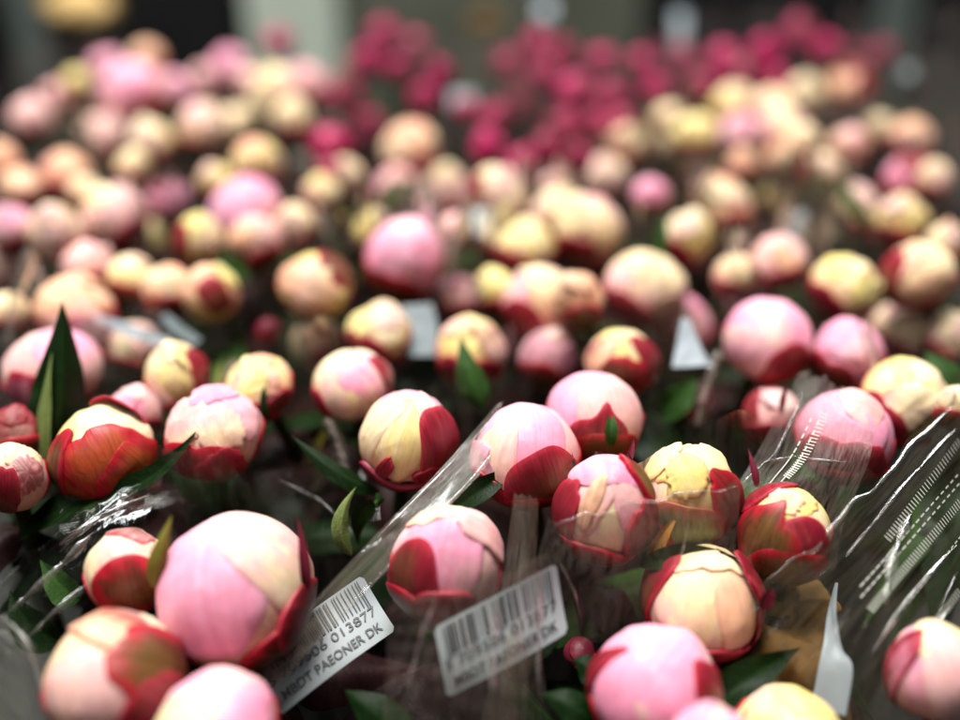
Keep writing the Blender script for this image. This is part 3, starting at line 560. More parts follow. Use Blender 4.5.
for r, it in zip(ROWS, items):
    key, x, y, w, asp, k1, k2, red, label = r
    rng = it[5]; t = it[4]; R = w*near(t)/F_PX/2
    pos = at_depth(x, y, t)
    hi = w >= 60 and y > 240
    crim = k1 == 'M'
    au = key not in CUSTOM
    b = Bud(key, pos, R*.965, asp*(rng.uniform(.93, 1.1) if au else 1), rng, (rng.uniform(-.55, .55), rng.uniform(-.15, .45)) if au else (rng.uniform(-.25, .25), rng.uniform(-.05, .3)))
    if au: b.lk = .085; b.tip = rng.uniform(.02, .16)
    base = pos-b.axis*R*.98
    root = empty('peony_bud', base)
    tag(root, label, 'peony bud', 'crimson peony buds at the back' if crim else 'buds sunk between taller ones' if key in sunk_keys else GB)
    POS[key] = (root, pos, R, b)
    b.core('inner_petals', root, k1, k2, *((44, 30) if hi else (24, 16)))
    off = .012
    if key in CUSTOM: specs = list(CUSTOM[key])
    else:
        specs = []
        a0 = rng.uniform(-.25, .25)
        specs.append(('petal', .5*(1 if rng.random() < .5 else -1), .0+a0, 46, 62, 0, k2, k1, 'round', 0))
        specs.append(('petal', a0, .25, 54, 58, rng.uniform(-20, 20), k1, None if w < 50 else k2, 'wavy' if hi else 'round', 0))
        if w > 44 and not crim: specs.append(('petal', rng.uniform(-.3, .3), .78, 36, 24, rng.uniform(-20, 20), k1 if rng.random() < .5 else k2, None, 'wavy', .02))
        if not crim and w > 34:
            for q in range(rng.integers(1, 4)): specs.append(('petal', rng.uniform(-.85, .85), rng.uniform(-.2, .8), rng.uniform(18, 36), rng.uniform(26, 46), rng.uniform(-35, 35), k1 if rng.random() < .6 else k2, 'B' if k1 in 'CY' else None, 'frill' if hi else 'wavy', rng.uniform(.0, .16)))
        for (sx, sy, A_, B_) in RED[red]:
            specs.append(('sepal', sx, sy, A_, B_, 0, 'R', 'S' if red != 't' else 'O', 'wavy' if hi else 'round', rng.choice([0, 0, .06])))
        if red == 'n' and not crim: specs.append(('sepal', rng.uniform(-.6, .6), -.74, 52, 36, 0, 'S', None, 'wavy' if hi else 'round', 0))
        elif crim:
            specs.append(('sepal', rng.uniform(-.5, .5), -.8, 44, 32, 0, 'V', None, 'round', 0))
            for q in range(rng.integers(1, 4)): specs.append(('petal', rng.uniform(-.9, .9), rng.uniform(-.1, .7), rng.uniform(26, 44), rng.uniform(34, 52), rng.uniform(-30, 30), 'MMMV'[rng.integers(0, 4)], None, 'wavy', rng.uniform(.05, .32)))
        elif red in 'bblbr': specs.append(('sepal', rng.uniform(-.3, .3), -.98, 50, 24, 0, 'S', None, 'round', 0))
    for (nm, sx, sy, A_, B_, rot, kk, kk2, st, fl) in specs:
        b.patch(nm, root, b.sdir(sx, sy), A_, B_, rot, off, kk, kk2 if kk2 not in ('S', 'G', 'V') else None if kk in 'SA' else kk2, st, fl, hi, 1.3 if key in ('b9', 'b8', 'b13', 'b10', 'b26') else .8)
        off += .020
    # sepals on the far side, seen from other positions
    for q in range(3 if hi else 1):
        az = math.pi*(.5+.5*(q-1)) if hi else math.pi/2
        hd = nrm(np.cross(b.axis, b.sr)); d = -b.axis*.55+(-nrm(b.toward-b.axis*(b.toward@b.axis)))*math.sin(az)*.85+b.sr*math.cos(az)*.85
        b.patch('sepal', root, d, 42, 44, 0, .03, 'S', None, 'round', 0, False)
    low = np.array([base[0]+rng.uniform(-.02, .02), base[1]+rng.uniform(-.01, .03), -.28])
    mid = base-b.axis*.08
    tube('stem', bez(base+b.axis*R*.06, mid, low, np.linspace(0, 1, 9)), .0032 if hi else .0026, .0028, M_STEM, root, (.03, .04, .010), (.03, .014, .010))
    nl = 5 if hi else 4
    if crim: nl = 3
    for q in range(nl):
        az = rng.uniform(0, 6.28); dv = np.array([math.cos(az), math.sin(az), 0])
        st = base-b.axis*rng.uniform(.010, .045); ln = rng.uniform(.045, .085)
        p1 = st+dv*ln*.5+ZUP*rng.uniform(-.005, .012); p2 = st+dv*ln+ZUP*rng.uniform(-.05, -.012)
        top = base[2]+.004
        if p2[2] > top: p2[2] = top
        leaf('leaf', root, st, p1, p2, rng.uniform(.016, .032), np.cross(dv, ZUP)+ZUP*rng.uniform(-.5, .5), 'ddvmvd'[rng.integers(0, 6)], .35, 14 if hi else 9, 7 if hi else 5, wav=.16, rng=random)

# leaves and bracts that show, each on its own plant: (owner, base px, mid px, tip px, depths, width px, kind, fold, side)
def pleaf(owner, pts, ds, wpx, kind, fold=.45, side=None, nm='leaf', wav=.06):
    root = POS[owner][0]
    P = [at_depth(p[0], p[1], d) for p, d in zip(pts, ds)]
    ctrl = 2*P[1]-.5*P[0]-.5*P[2]
    sd = side if side is not None else nrm(np.cross(P[2]-P[0], FWD))
    return leaf(nm, root, P[0], ctrl, P[2], wpx*near(np.mean(ds))/F_PX, sd, kind, fold, 26, 11, wav=wav)
S_ = lambda x, y, z: RIGHT*x+UP*y+FWD*z
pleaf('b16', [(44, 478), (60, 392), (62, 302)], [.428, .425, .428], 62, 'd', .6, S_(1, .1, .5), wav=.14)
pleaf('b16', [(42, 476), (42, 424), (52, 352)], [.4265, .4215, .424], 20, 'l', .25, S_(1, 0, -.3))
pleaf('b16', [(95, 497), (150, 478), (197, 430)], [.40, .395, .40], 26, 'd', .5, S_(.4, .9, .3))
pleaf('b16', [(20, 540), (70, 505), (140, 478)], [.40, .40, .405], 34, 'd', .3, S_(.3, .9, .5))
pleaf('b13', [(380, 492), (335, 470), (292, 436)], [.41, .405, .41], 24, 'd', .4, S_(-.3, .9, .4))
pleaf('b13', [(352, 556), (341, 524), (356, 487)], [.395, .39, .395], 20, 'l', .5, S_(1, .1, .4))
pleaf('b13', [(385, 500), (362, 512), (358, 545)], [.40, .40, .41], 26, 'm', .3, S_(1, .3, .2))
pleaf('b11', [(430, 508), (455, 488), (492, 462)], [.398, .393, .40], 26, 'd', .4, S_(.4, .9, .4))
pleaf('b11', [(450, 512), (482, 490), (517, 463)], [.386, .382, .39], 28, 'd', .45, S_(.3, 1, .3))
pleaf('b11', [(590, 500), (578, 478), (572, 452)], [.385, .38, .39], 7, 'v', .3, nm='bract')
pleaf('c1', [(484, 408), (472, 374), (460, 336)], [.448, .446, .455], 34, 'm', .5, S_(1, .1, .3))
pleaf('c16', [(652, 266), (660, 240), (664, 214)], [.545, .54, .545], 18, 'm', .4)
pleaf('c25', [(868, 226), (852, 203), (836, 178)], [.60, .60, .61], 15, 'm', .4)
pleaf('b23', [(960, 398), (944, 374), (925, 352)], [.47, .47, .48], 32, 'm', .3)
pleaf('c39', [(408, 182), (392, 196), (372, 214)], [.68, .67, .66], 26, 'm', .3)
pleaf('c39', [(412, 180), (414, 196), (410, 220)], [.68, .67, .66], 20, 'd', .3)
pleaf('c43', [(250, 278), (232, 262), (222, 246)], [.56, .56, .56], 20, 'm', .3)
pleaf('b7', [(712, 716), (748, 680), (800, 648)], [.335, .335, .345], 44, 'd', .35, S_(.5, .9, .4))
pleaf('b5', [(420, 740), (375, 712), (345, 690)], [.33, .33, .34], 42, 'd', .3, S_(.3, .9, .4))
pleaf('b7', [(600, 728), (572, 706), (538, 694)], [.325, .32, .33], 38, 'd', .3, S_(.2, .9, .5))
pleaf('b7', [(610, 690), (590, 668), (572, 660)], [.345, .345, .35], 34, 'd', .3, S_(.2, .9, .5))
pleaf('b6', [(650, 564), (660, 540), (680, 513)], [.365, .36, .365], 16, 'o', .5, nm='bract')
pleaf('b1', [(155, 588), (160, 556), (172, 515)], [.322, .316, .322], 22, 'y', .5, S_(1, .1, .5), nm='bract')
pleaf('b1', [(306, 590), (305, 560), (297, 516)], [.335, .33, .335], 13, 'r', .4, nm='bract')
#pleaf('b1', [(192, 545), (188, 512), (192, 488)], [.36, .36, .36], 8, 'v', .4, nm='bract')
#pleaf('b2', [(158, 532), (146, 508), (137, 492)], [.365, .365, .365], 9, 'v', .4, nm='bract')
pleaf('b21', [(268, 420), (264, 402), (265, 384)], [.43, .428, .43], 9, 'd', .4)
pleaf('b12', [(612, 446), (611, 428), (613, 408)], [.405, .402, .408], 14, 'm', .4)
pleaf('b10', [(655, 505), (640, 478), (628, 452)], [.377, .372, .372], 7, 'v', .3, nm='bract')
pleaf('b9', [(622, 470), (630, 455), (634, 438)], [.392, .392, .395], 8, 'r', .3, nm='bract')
pleaf('b9', [(640, 566), (690, 556), (742, 560)], [.36, .352, .36], 26, 'd', .3, S_(.1, 1, .3))  # dark leaf added to stand for shade at the bud's foot
pleaf('b9', [(742, 586), (735, 566), (716, 548)], [.36, .352, .352], 14, 'v', .3, nm='bract')  # dark bract added beside it, also standing for that shade
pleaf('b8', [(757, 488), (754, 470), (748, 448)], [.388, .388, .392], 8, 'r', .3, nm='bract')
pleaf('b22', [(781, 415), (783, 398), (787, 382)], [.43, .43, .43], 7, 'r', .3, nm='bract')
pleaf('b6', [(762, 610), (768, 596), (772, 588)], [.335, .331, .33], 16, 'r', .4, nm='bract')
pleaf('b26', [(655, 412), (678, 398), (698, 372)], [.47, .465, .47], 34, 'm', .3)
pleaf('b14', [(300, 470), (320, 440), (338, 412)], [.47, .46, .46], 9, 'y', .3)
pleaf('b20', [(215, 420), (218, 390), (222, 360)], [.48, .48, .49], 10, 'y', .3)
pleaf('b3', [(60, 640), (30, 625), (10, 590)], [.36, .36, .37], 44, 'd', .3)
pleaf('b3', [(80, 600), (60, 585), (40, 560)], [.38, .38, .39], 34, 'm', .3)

# ------------------------------------------------------------------ cellophane
def spline_grid(ctrl, nr, nc):
    C = np.asarray(ctrl, float)
    def cr(A, n):
        m = len(A); out = []
        for q in np.linspace(0, m-1, n):
            i = min(int(q), m-2); f = q-i
            p0 = A[i-1] if i > 0 else 2*A[0]-A[1]; p3 = A[i+2] if i+2 < m else 2*A[-1]-A[-2]
            p1, p2 = A[i], A[i+1]
            out.append(.5*((2*p1)+(-p0+p2)*f+(2*p0-5*p1+4*p2-p3)*f*f+(-p0+3*p1-3*p2+p3)*f**3))
        return np.array(out)
    X = cr(C, nr); return np.swapaxes(cr(np.swapaxes(X, 0, 1), nc), 0, 1)
def pleat(rng, u, v, along, amp):
    """fine folds that run along one direction of the sheet"""
    a, c = (u, v) if along == 'v' else (v, u)
    h = np.zeros_like(u)
    for k in range(9):
        f = rng.uniform(4, 34); h += amp*4/f*np.abs(np.sin(f*(a+.08*np.sin(c*rng.uniform(1, 5)+k))+rng.uniform(0, 6)))
    for k in range(5):
        f = rng.uniform(3, 12); g = rng.uniform(-8, 8); h += amp*.5/3*np.sin(f*a+g*c+rng.uniform(0, 6))
    return h
FILMS = {}
def film(key, rows, mat, label, along='v', amp=.0012, nr=70, nc=70, seed=1, name='cellophane_sleeve', ragged=.0012):
    rng = np.random.default_rng(seed)
    ctrl = [[at_depth(x, y, d) for (x, y, d) in r] for r in rows]
    G = spline_grid(ctrl, nr, nc)
    u, v = np.meshgrid(np.linspace(0, 1, nr), np.linspace(0, 1, nc), indexing='ij')
    du = np.gradient(G, axis=0); dv = np.gradient(G, axis=1); n = np.cross(du, dv); n /= np.linalg.norm(n, axis=2)[..., None]+1e-12
    G = G+n*pleat(rng, u, v, along, amp)[..., None]
    # uneven free edge
    e = np.exp(-u/.06)*ragged*(np.sin(v*23+seed)+.6*np.sin(v*51+seed*2))
    G = G+nrm(G[-1].mean(0)-G[0].mean(0))*e[..., None]
    o = make_obj(name, G.reshape(-1, 3), grid_faces(nr, nc), mat, None, None, np.c_[v.ravel(), u.ravel()])
    tag(o, label, 'cellophane', 'clear cellophane sleeves around the bunches')
    FILMS[key] = (o, G, n)
    return o
def dashes(key, u0, v0, u1, v1, kind, n, length, width):
    """printed dashes that follow the film surface"""
    o, G, nn = FILMS[key]; nr, nc = G.shape[:2]
    def P(u, v):
        a = u*(nr-1); b = v*(nc-1); i = int(min(max(a, 0), nr-2)); j = int(min(max(b, 0), nc-2)); f, g = a-i, b-j
        q = lambda A: A[i, j]*(1-f)*(1-g)+A[i+1, j]*f*(1-g)+A[i, j+1]*(1-f)*g+A[i+1, j+1]*f*g
        p = q(G); nv = nrm(q(nn)); 
        if nv@(CAM-p) < 0: nv = -nv
        return p, nv
    V, F = [], []
    for k in range(n):
        t = (k+.5)/n; p, nv = P(u0+(u1-u0)*t, v0+(v1-v0)*t); p2, _ = P(u0+(u1-u0)*(t+.004), v0+(v1-v0)*(t+.004))
        a = nrm(p2-p); s = nrm(np.cross(nv, a)); p = p+nv*.0008
        if kind == 'tick': a, s = s, a
        c = len(V); L_, W_ = length/2, width/2
        V += [p-a*L_-s*W_, p+a*L_-s*W_, p+a*L_+s*W_, p-a*L_+s*W_]; F.append((c, c+1, c+2, c+3))
    return make_obj('printed_dashes', V, F, M_PRINT, o, smooth=False)

def uv_of(key, x, y):
    o, G, nn = FILMS[key]; P = G-CAM; d = P@FWD; px = 480+F_PX*(P@RIGHT)/d; py = 360-F_PX*(P@UP)/d
    k = np.argmin((px-x)**2+(py-y)**2); i, j = divmod(int(k), G.shape[1]); return i/(G.shape[0]-1), j/(G.shape[1]-1)
# hazy sleeve across the lower right: folds run from lower left up to the right edge
film('right_big', [[(975, 360, .43), (905, 450, .385), (830, 530, .35), (745, 600, .338)],
                   [(985, 440, .415), (925, 510, .37), (860, 585, .338), (790, 660, .322)],
                   [(990, 530, .39), (950, 590, .348), (900, 655, .318), (850, 740, .30)],
                   [(1000, 620, .37), (985, 690, .325), (955, 740, .303), (920, 800, .29)]],
     M_FILM_HAZY, 'hazy brownish cellophane with long folds and white dashed print in the lower right', 'v', .0007, 110, 110, 4)
for (xa, ya, xb, yb, kd, n, ln, wd) in [(957, 473, 858, 588, 'dash', 20, .0026, .0006), (958, 482, 860, 598, 'dash', 20, .0026, .0006), (958, 440, 886, 540, 'tick', 34, .0030, .0005), (958, 502, 868, 612, 'tick', 44, .0030, .0005), (958, 590, 905, 660, 'tick', 26, .0028, .0005), (959, 536, 900, 610, 'dash', 15, .0022, .0005)]:
    dashes('right_big', *uv_of('right_big', xa, ya), *uv_of('right_big', xb, yb), kd, n, ln, wd)
film('right_edge', [[(800, 372, .425), (835, 384, .42), (872, 420, .41)], [(765, 440, .402), (812, 458, .385), (870, 458, .385)], [(728, 505, .392), (790, 500, .372), (845, 520, .365)], [(715, 560, .39), (775, 560, .375), (835, 570, .365)]],
     M_FILM_EDGE, 'thin clear cellophane crossing the pink bud, printed with a short ladder of white dashes', 'v', .0003, 60, 50, 9)
for (xa, ya, xb, yb, kd, n, ln, wd) in [(812, 418, 770, 484, 'dash', 11, .0028, .0006), (820, 420, 780, 484, 'dash', 10, .0028, .0006), (826, 412, 787, 478, 'tick', 24, .0032, .0006)]:
    dashes('right_edge', *uv_of('right_edge', xa, ya), *uv_of('right_edge', xb, yb), kd, n, ln, wd)
film('mid_low', [[(548, 520, .345), (600, 512, .345), (660, 497, .348), (740, 480, .36)], [(535, 570, .345), (600, 565, .342), (665, 550, .346), (735, 545, .36)], [(530, 640, .36), (600, 640, .36), (660, 620, .36), (730, 600, .365)]],
     M_FILM_EDGE, 'clear cellophane pulled over the lower halves of the cream and crinkled yellow buds', 'u', .0006, 50, 60, 12)
film('over_tags', [[(385, 598, .31), (440, 590, .308), (490, 575, .312), (545, 555, .33)], [(388, 640, .312), (440, 640, .305), (490, 640, .306), (540, 630, .33)], [(385, 700, .315), (440, 700, .305), (495, 700, .304), (545, 700, .33)], [(380, 780, .32), (440, 780, .31), (500, 780, .31), (550, 780, .335)]],
     M_FILM_EDGE, 'milky vertical fold of cellophane hanging over the second barcode tag', 'v', .0008, 60, 60, 15)
film('fold_strip', [[(498, 404, .405), (520, 420, .40)], [(448, 462, .385), (478, 478, .378)], [(372, 540, .358), (402, 556, .35)], [(308, 610, .34), (330, 630, .335)], [(262, 668, .335), (276, 690, .33)]],
     M_FILM_FOLD, 'folded cellophane edge running diagonally from the pink bud down to the first barcode tag', 'v', .0008, 70, 24, 21)
film('front_pleat', [[(514, 494, .355), (528, 496, .352), (538, 500, .355)], [(506, 560, .352), (524, 560, .346), (535, 570, .35)], [(494, 640, .335), (512, 640, .325), (530, 650, .33)], [(478, 760, .325), (500, 760, .312), (520, 760, .318)]],
     M_FILM_FOLD, 'narrow upright cellophane pleat beside the second barcode tag', 'v', .0002, 50, 24, 23, ragged=.0005)
film('left_low', [[(-20, 600, .36), (50, 540, .375), (110, 498, .39), (165, 480, .40)], [(-20, 640, .345), (40, 590, .355), (100, 545, .365), (150, 520, .37)], [(-20, 680, .33), (30, 640, .335), (90, 605, .345), (140, 580, .355)]],
     M_FILM, 'clear cellophane with a bright white glint along its fold at the left', 'v', .0006, 60, 60, 31)
film('left_corner', [[(-20, 608, .315), (20, 625, .31), (45, 660, .305), (60, 720, .30)], [(-30, 640, .31), (0, 660, .305), (30, 690, .30), (50, 740, .295)], [(-30, 720, .30), (0, 730, .295), (30, 750, .29), (50, 780, .285)]],
     M_FILM_HAZY, 'hazy cellophane edge in the lower left corner over the peach bud', 'v', .0006, 50, 50, 33)
film('behind_front', [[(60, 505, .40), (160, 488, .41), (280, 470, .42), (380, 470, .42)], [(60, 560, .39), (160, 540, .40), (280, 540, .41), (380, 550, .40)], [(60, 640, .39), (160, 640, .40), (280, 640, .40), (380, 640, .40)]],
     M_FILM, 'dark transparent cellophane behind the largest pink bud', 'u', .0005, 50, 60, 35)

for i, (x, y0, y1, w_, d, mt, lab) in enumerate([
  (432, 178, 262, 18, .575, M_FILM_STREAK, 'brownish upright cellophane fold right of the mauve pink bud'),
  (455, 196, 290, 10, .56, M_FILM_STREAK, 'thin pale cellophane fold in the gap left of the small cream pair'),
  (330, 208, 300, 8, .60, M_FILM_STREAK, 'pale cellophane fold between the veiled greenish cream bud and the mauve pink bud'),
  (16, 250, 345, 12, .50, M_FILM_STREAK, 'slanting cellophane fold at the left edge under the pink bud'),
  (40, 252, 330, 7, .52, M_FILM_STREAK, 'thin slanting cellophane fold beside another at the left edge'),
  (706, 352, 425, 6, .455, M_FILM_STREAK, 'thin white glinting fold under the white paper corner'),
  (338, 420, 470, 11, .44, M_FILM_STREAK, 'short glinting fold below the pinkish cream bud with red flanks'),
  (728, 232, 300, 9, .56, M_FILM_STREAK, 'pale cellophane fold behind the small beige bud with red foot'),
  (800, 205, 262, 12, .61, M_FILM_STREAK, 'whitish cellophane fold above the wide greenish cream bud'),
  (168, 182, 240, 16, .66, M_FILM_STREAK, 'dusky cellophane fold beside the mauve bud in film on the left'),
  (872, 320, 400, 10, .46, M_FILM_STREAK, 'slanting clear fold right of the round pink bud'),
  (222, 360, 430, 8, .465, M_FILM_STREAK, 'brownish fold between the cream bud and the straw yellow bud'),
]):
    k_ = 14 if i % 2 else -10
    film('fold%d' % i, [[(x+k_-w_/2, y0, d), (x+k_, y0, d-.004), (x+k_+w_/2, y0+2, d)], [(x-w_/2, (y0+y1)/2, d), (x, (y0+y1)/2, d-.006), (x+w_/2, (y0+y1)/2, d)], [(x-k_*.6-w_/2, y1, d), (x-k_*.6, y1, d-.006), (x-k_*.6+w_/2, y1, d)]],
         mt, lab, 'v', .0006, 30, 14, 70+i)
def crease_glint(key, pts, wpx):  # pale strips laid along folds to paint glints on the film
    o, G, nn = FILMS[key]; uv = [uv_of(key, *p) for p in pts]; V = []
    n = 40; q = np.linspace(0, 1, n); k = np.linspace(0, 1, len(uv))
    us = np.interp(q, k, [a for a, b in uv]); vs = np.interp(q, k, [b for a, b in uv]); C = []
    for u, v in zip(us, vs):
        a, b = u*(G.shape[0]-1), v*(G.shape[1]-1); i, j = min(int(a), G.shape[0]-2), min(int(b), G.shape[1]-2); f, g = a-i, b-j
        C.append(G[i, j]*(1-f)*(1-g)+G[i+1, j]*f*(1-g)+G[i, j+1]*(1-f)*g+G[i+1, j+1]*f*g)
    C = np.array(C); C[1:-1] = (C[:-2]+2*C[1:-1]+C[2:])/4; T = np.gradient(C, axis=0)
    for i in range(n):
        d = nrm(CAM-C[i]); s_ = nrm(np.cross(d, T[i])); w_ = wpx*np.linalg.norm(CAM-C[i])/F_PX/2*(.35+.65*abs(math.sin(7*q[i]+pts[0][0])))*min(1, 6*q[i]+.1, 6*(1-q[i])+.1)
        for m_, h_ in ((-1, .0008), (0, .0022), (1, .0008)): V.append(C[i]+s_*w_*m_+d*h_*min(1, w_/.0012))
    make_obj('crease_glint', V, grid_faces(n, 3), M_CREASE_GLINT, o, None, np.c_[np.tile([0, .5, 1], n), np.repeat(q*6, 3)])
for key, pts, wpx in [('right_big', [(955, 404), (860, 492), (765, 582)], 4), ('right_big', [(956, 428), (900, 490), (846, 556)], 3), ('right_big', [(912, 512), (893, 560), (884, 604)], 7), ('right_big', [(958, 545), (915, 590), (872, 655)], 3),
   ('right_big', [(950, 605), (922, 650), (900, 702)], 4), ('right_big', [(958, 570), (940, 610), (935, 640)], 2.5),
   ('left_low', [(8, 614), (50, 575), (90, 536)], 5), ('left_low', [(150, 494), (105, 516), (60, 545)], 3), ('left_low', [(30, 640), (70, 598), (120, 560)], 3), ('left_low', [(118, 512), (122, 500), (128, 492)], 5),
   ('over_tags', [(436, 600), (418, 650), (402, 715)], 4), ('over_tags', [(496, 590), (494, 650), (490, 715)], 4), ('over_tags', [(540, 570), (540, 640), (540, 700)], 3),
   ('mid_low', [(550, 521), (640, 502), (736, 484)], 2.5), ('mid_low', [(560, 560), (575, 590), (580, 620)], 2.5), ('mid_low', [(690, 520), (680, 560), (676, 600)], 2.5), ('right_edge', [(732, 492), (775, 452), (806, 388)], 2.5), ('right_edge', [(760, 462), (800, 456), (850, 460)], 2.5),
   ('fold_strip', [(500, 408), (450, 464), (376, 540)], 2.5), ('fold_strip', [(516, 420), (474, 476), (398, 556), (330, 628)], 3), ('left_corner', [(5, 612), (30, 655), (48, 715)], 3), ('behind_front', [(280, 480), (320, 500), (360, 540)], 2)]:
    crease_glint(key, pts, wpx*(1.0 if wpx < 3 else 1.7))
# sleeves of the bunches behind: open cones with pleated rims
def sleeve(px, py, rad, top, label, seed, mat=None, sq=1.0):
    rng = np.random.default_rng(seed); c = at(px, py, 0.0)
    nr, nc = 26, 150
    u = np.linspace(0, 1, nr); q = np.linspace(0, 2*math.pi, nc, endpoint=False)
    U, Q = np.meshgrid(u, q, indexing='ij')
    rim = top+.012*np.sin(3*Q+seed)+.008*np.sin(7*Q+2*seed)+.005*np.sin(17*Q+seed*3)
    Z = rim*(1-U)+(-.20)*U
    Rd = rad*(1-.55*U**1.2)*(1+.07*np.sin(4*Q+seed)+.05*np.sin(9*Q+1.7*seed))
    pl = np.zeros_like(Q)
    for k in range(8):
        f = int(rng.integers(8, 44)); pl += .012*rad*8/f*np.sin(f*Q+rng.uniform(0, 6)+U*rng.uniform(-4, 4))
    Rd = Rd+pl*2.2
    V = np.stack([c[0]+Rd*np.cos(Q), c[1]+sq*Rd*np.sin(Q), Z], -1).reshape(-1, 3)
    o = make_obj('cellophane_sleeve', V, grid_faces(nr, nc, True), mat or (M_FILM_SOFT if py > 240 else M_FILM_BACK), None, None, np.c_[Q.ravel()/6.283*3, U.ravel()])
    tag(o, label, 'cellophane', 'clear cellophane sleeves around the bunches')
for i, s in enumerate([
  (215, 395, .060, .000, 'clear sleeve round the straw yellow and cream buds above the rumpled pale pink bud'),
  (60, 395, .055, .002, 'clear sleeve round the pink and peach bud behind the tall leaf'),
  (590, 400, .062, -.002, 'clear sleeve round the soft pink bud and its neighbours'),
  (800, 385, .070, .002, 'clear sleeve round the trio of big pink buds'),
  (95, 285, .070, .006, 'clear sleeve round the peach orange bud and its cream neighbours'),
  (420, 305, .075, .004, 'clear sleeve round the mauve pink and lemon yellow buds'),
  (560, 270, .070, .004, 'clear sleeve round the middle cluster with the pointed pink cream bud'),
  (690, 260, .062, .008, 'clear sleeve round the slim yellow and beige cream buds'),
  (850, 275, .075, .010, 'clear sleeve round the wide greenish cream bud'),
  (60, 215, .075, .010, 'clear sleeve round the salmon, creamy white and pink buds at the left edge'),
  (245, 215, .065, .010, 'clear sleeve round the wide candy pink bud'),
  (440, 225, .045, .028, 'nearly empty sleeve rising in streaks right of the mauve pink bud'),
  (900, 185, .070, .014, 'clear sleeve round the rosy red and yellow crowned buds'),
  (160, 125, .075, .012, 'clear sleeve round the upper left pink cluster'),
  (290, 115, .065, .012, 'clear sleeve round the cream group left of the dark red flowers'),
  (750, 130, .085, .012, 'clear sleeve round the back right yellow and pink cluster'),
  (440, 100, .085, .022, 'clear sleeve round the left half of the dark red flowers', None),
  (590, 105, .085, .022, 'clear sleeve round the middle of the dark red flowers'),
  (760, 65, .095, .022, 'clear sleeve round the right end of the dark red flowers', None),
  (900, 110, .080, .025, 'clear sleeve round the peach buds at the right back', None),
  (40, 110, .085, .025, 'clear sleeve in the hazy grey upper left corner', None),
  (930, 60, .085, .03, 'clear sleeve catching light in the upper right corner', None),
  (620, 195, .055, .018, 'clear sleeve between the middle cluster and the solitary peach cream bud'),
  (770, 215, .050, .022, 'clear sleeve with pale streaks behind the dusky pink bud'),
]): sleeve(*s[:5], seed=50+i*3, mat=M_FILM_MIST if len(s) > 5 else None)

# ------------------------------------------------------------------ tags with writing
def text_mesh(body, size, weight=0.0):
    cu = bpy.data.curves.new('t', 'FONT'); cu.body = body; cu.size = size; cu.align_x = 'LEFT'; cu.offset = weight; cu.resolution_u = 3
    o = bpy.data.objects.new('t', cu); COL.objects.link(o)
    dg = bpy.context.evaluated_depsgraph_get(); me = bpy.data.meshes.new_from_object(o.evaluated_get(dg))
    V = np.array([v.co[:] for v in me.vertices]); F = [list(p.vertices) for p in me.polygons]
    bpy.data.objects.remove(o); bpy.data.meshes.remove(me)
    return V, F
def ean(code):
    Lc = ['0001101','0011001','0010011','0111101','0100011','0110001','0101111','0111011','0110111','0001011']
    Gc = [''.join('1' if c == '0' else '0' for c in s)[::-1] for s in Lc]
    par = ['LLLLLL','LLGLGG','LLGGLG','LLGGGL','LGLLGG','LGGLLG','LGGGLL','LGLGLG','LGLGGL','LGGLGL'][int(code[0])]
    s = '101'+''.join((Lc if p == 'L' else Gc)[int(d)] for p, d in zip(par, code[1:7]))+'01010'
    s += ''.join(''.join('1' if c == '0' else '0' for c in Lc[int(d)]) for d in code[7:])+'101'
    return s
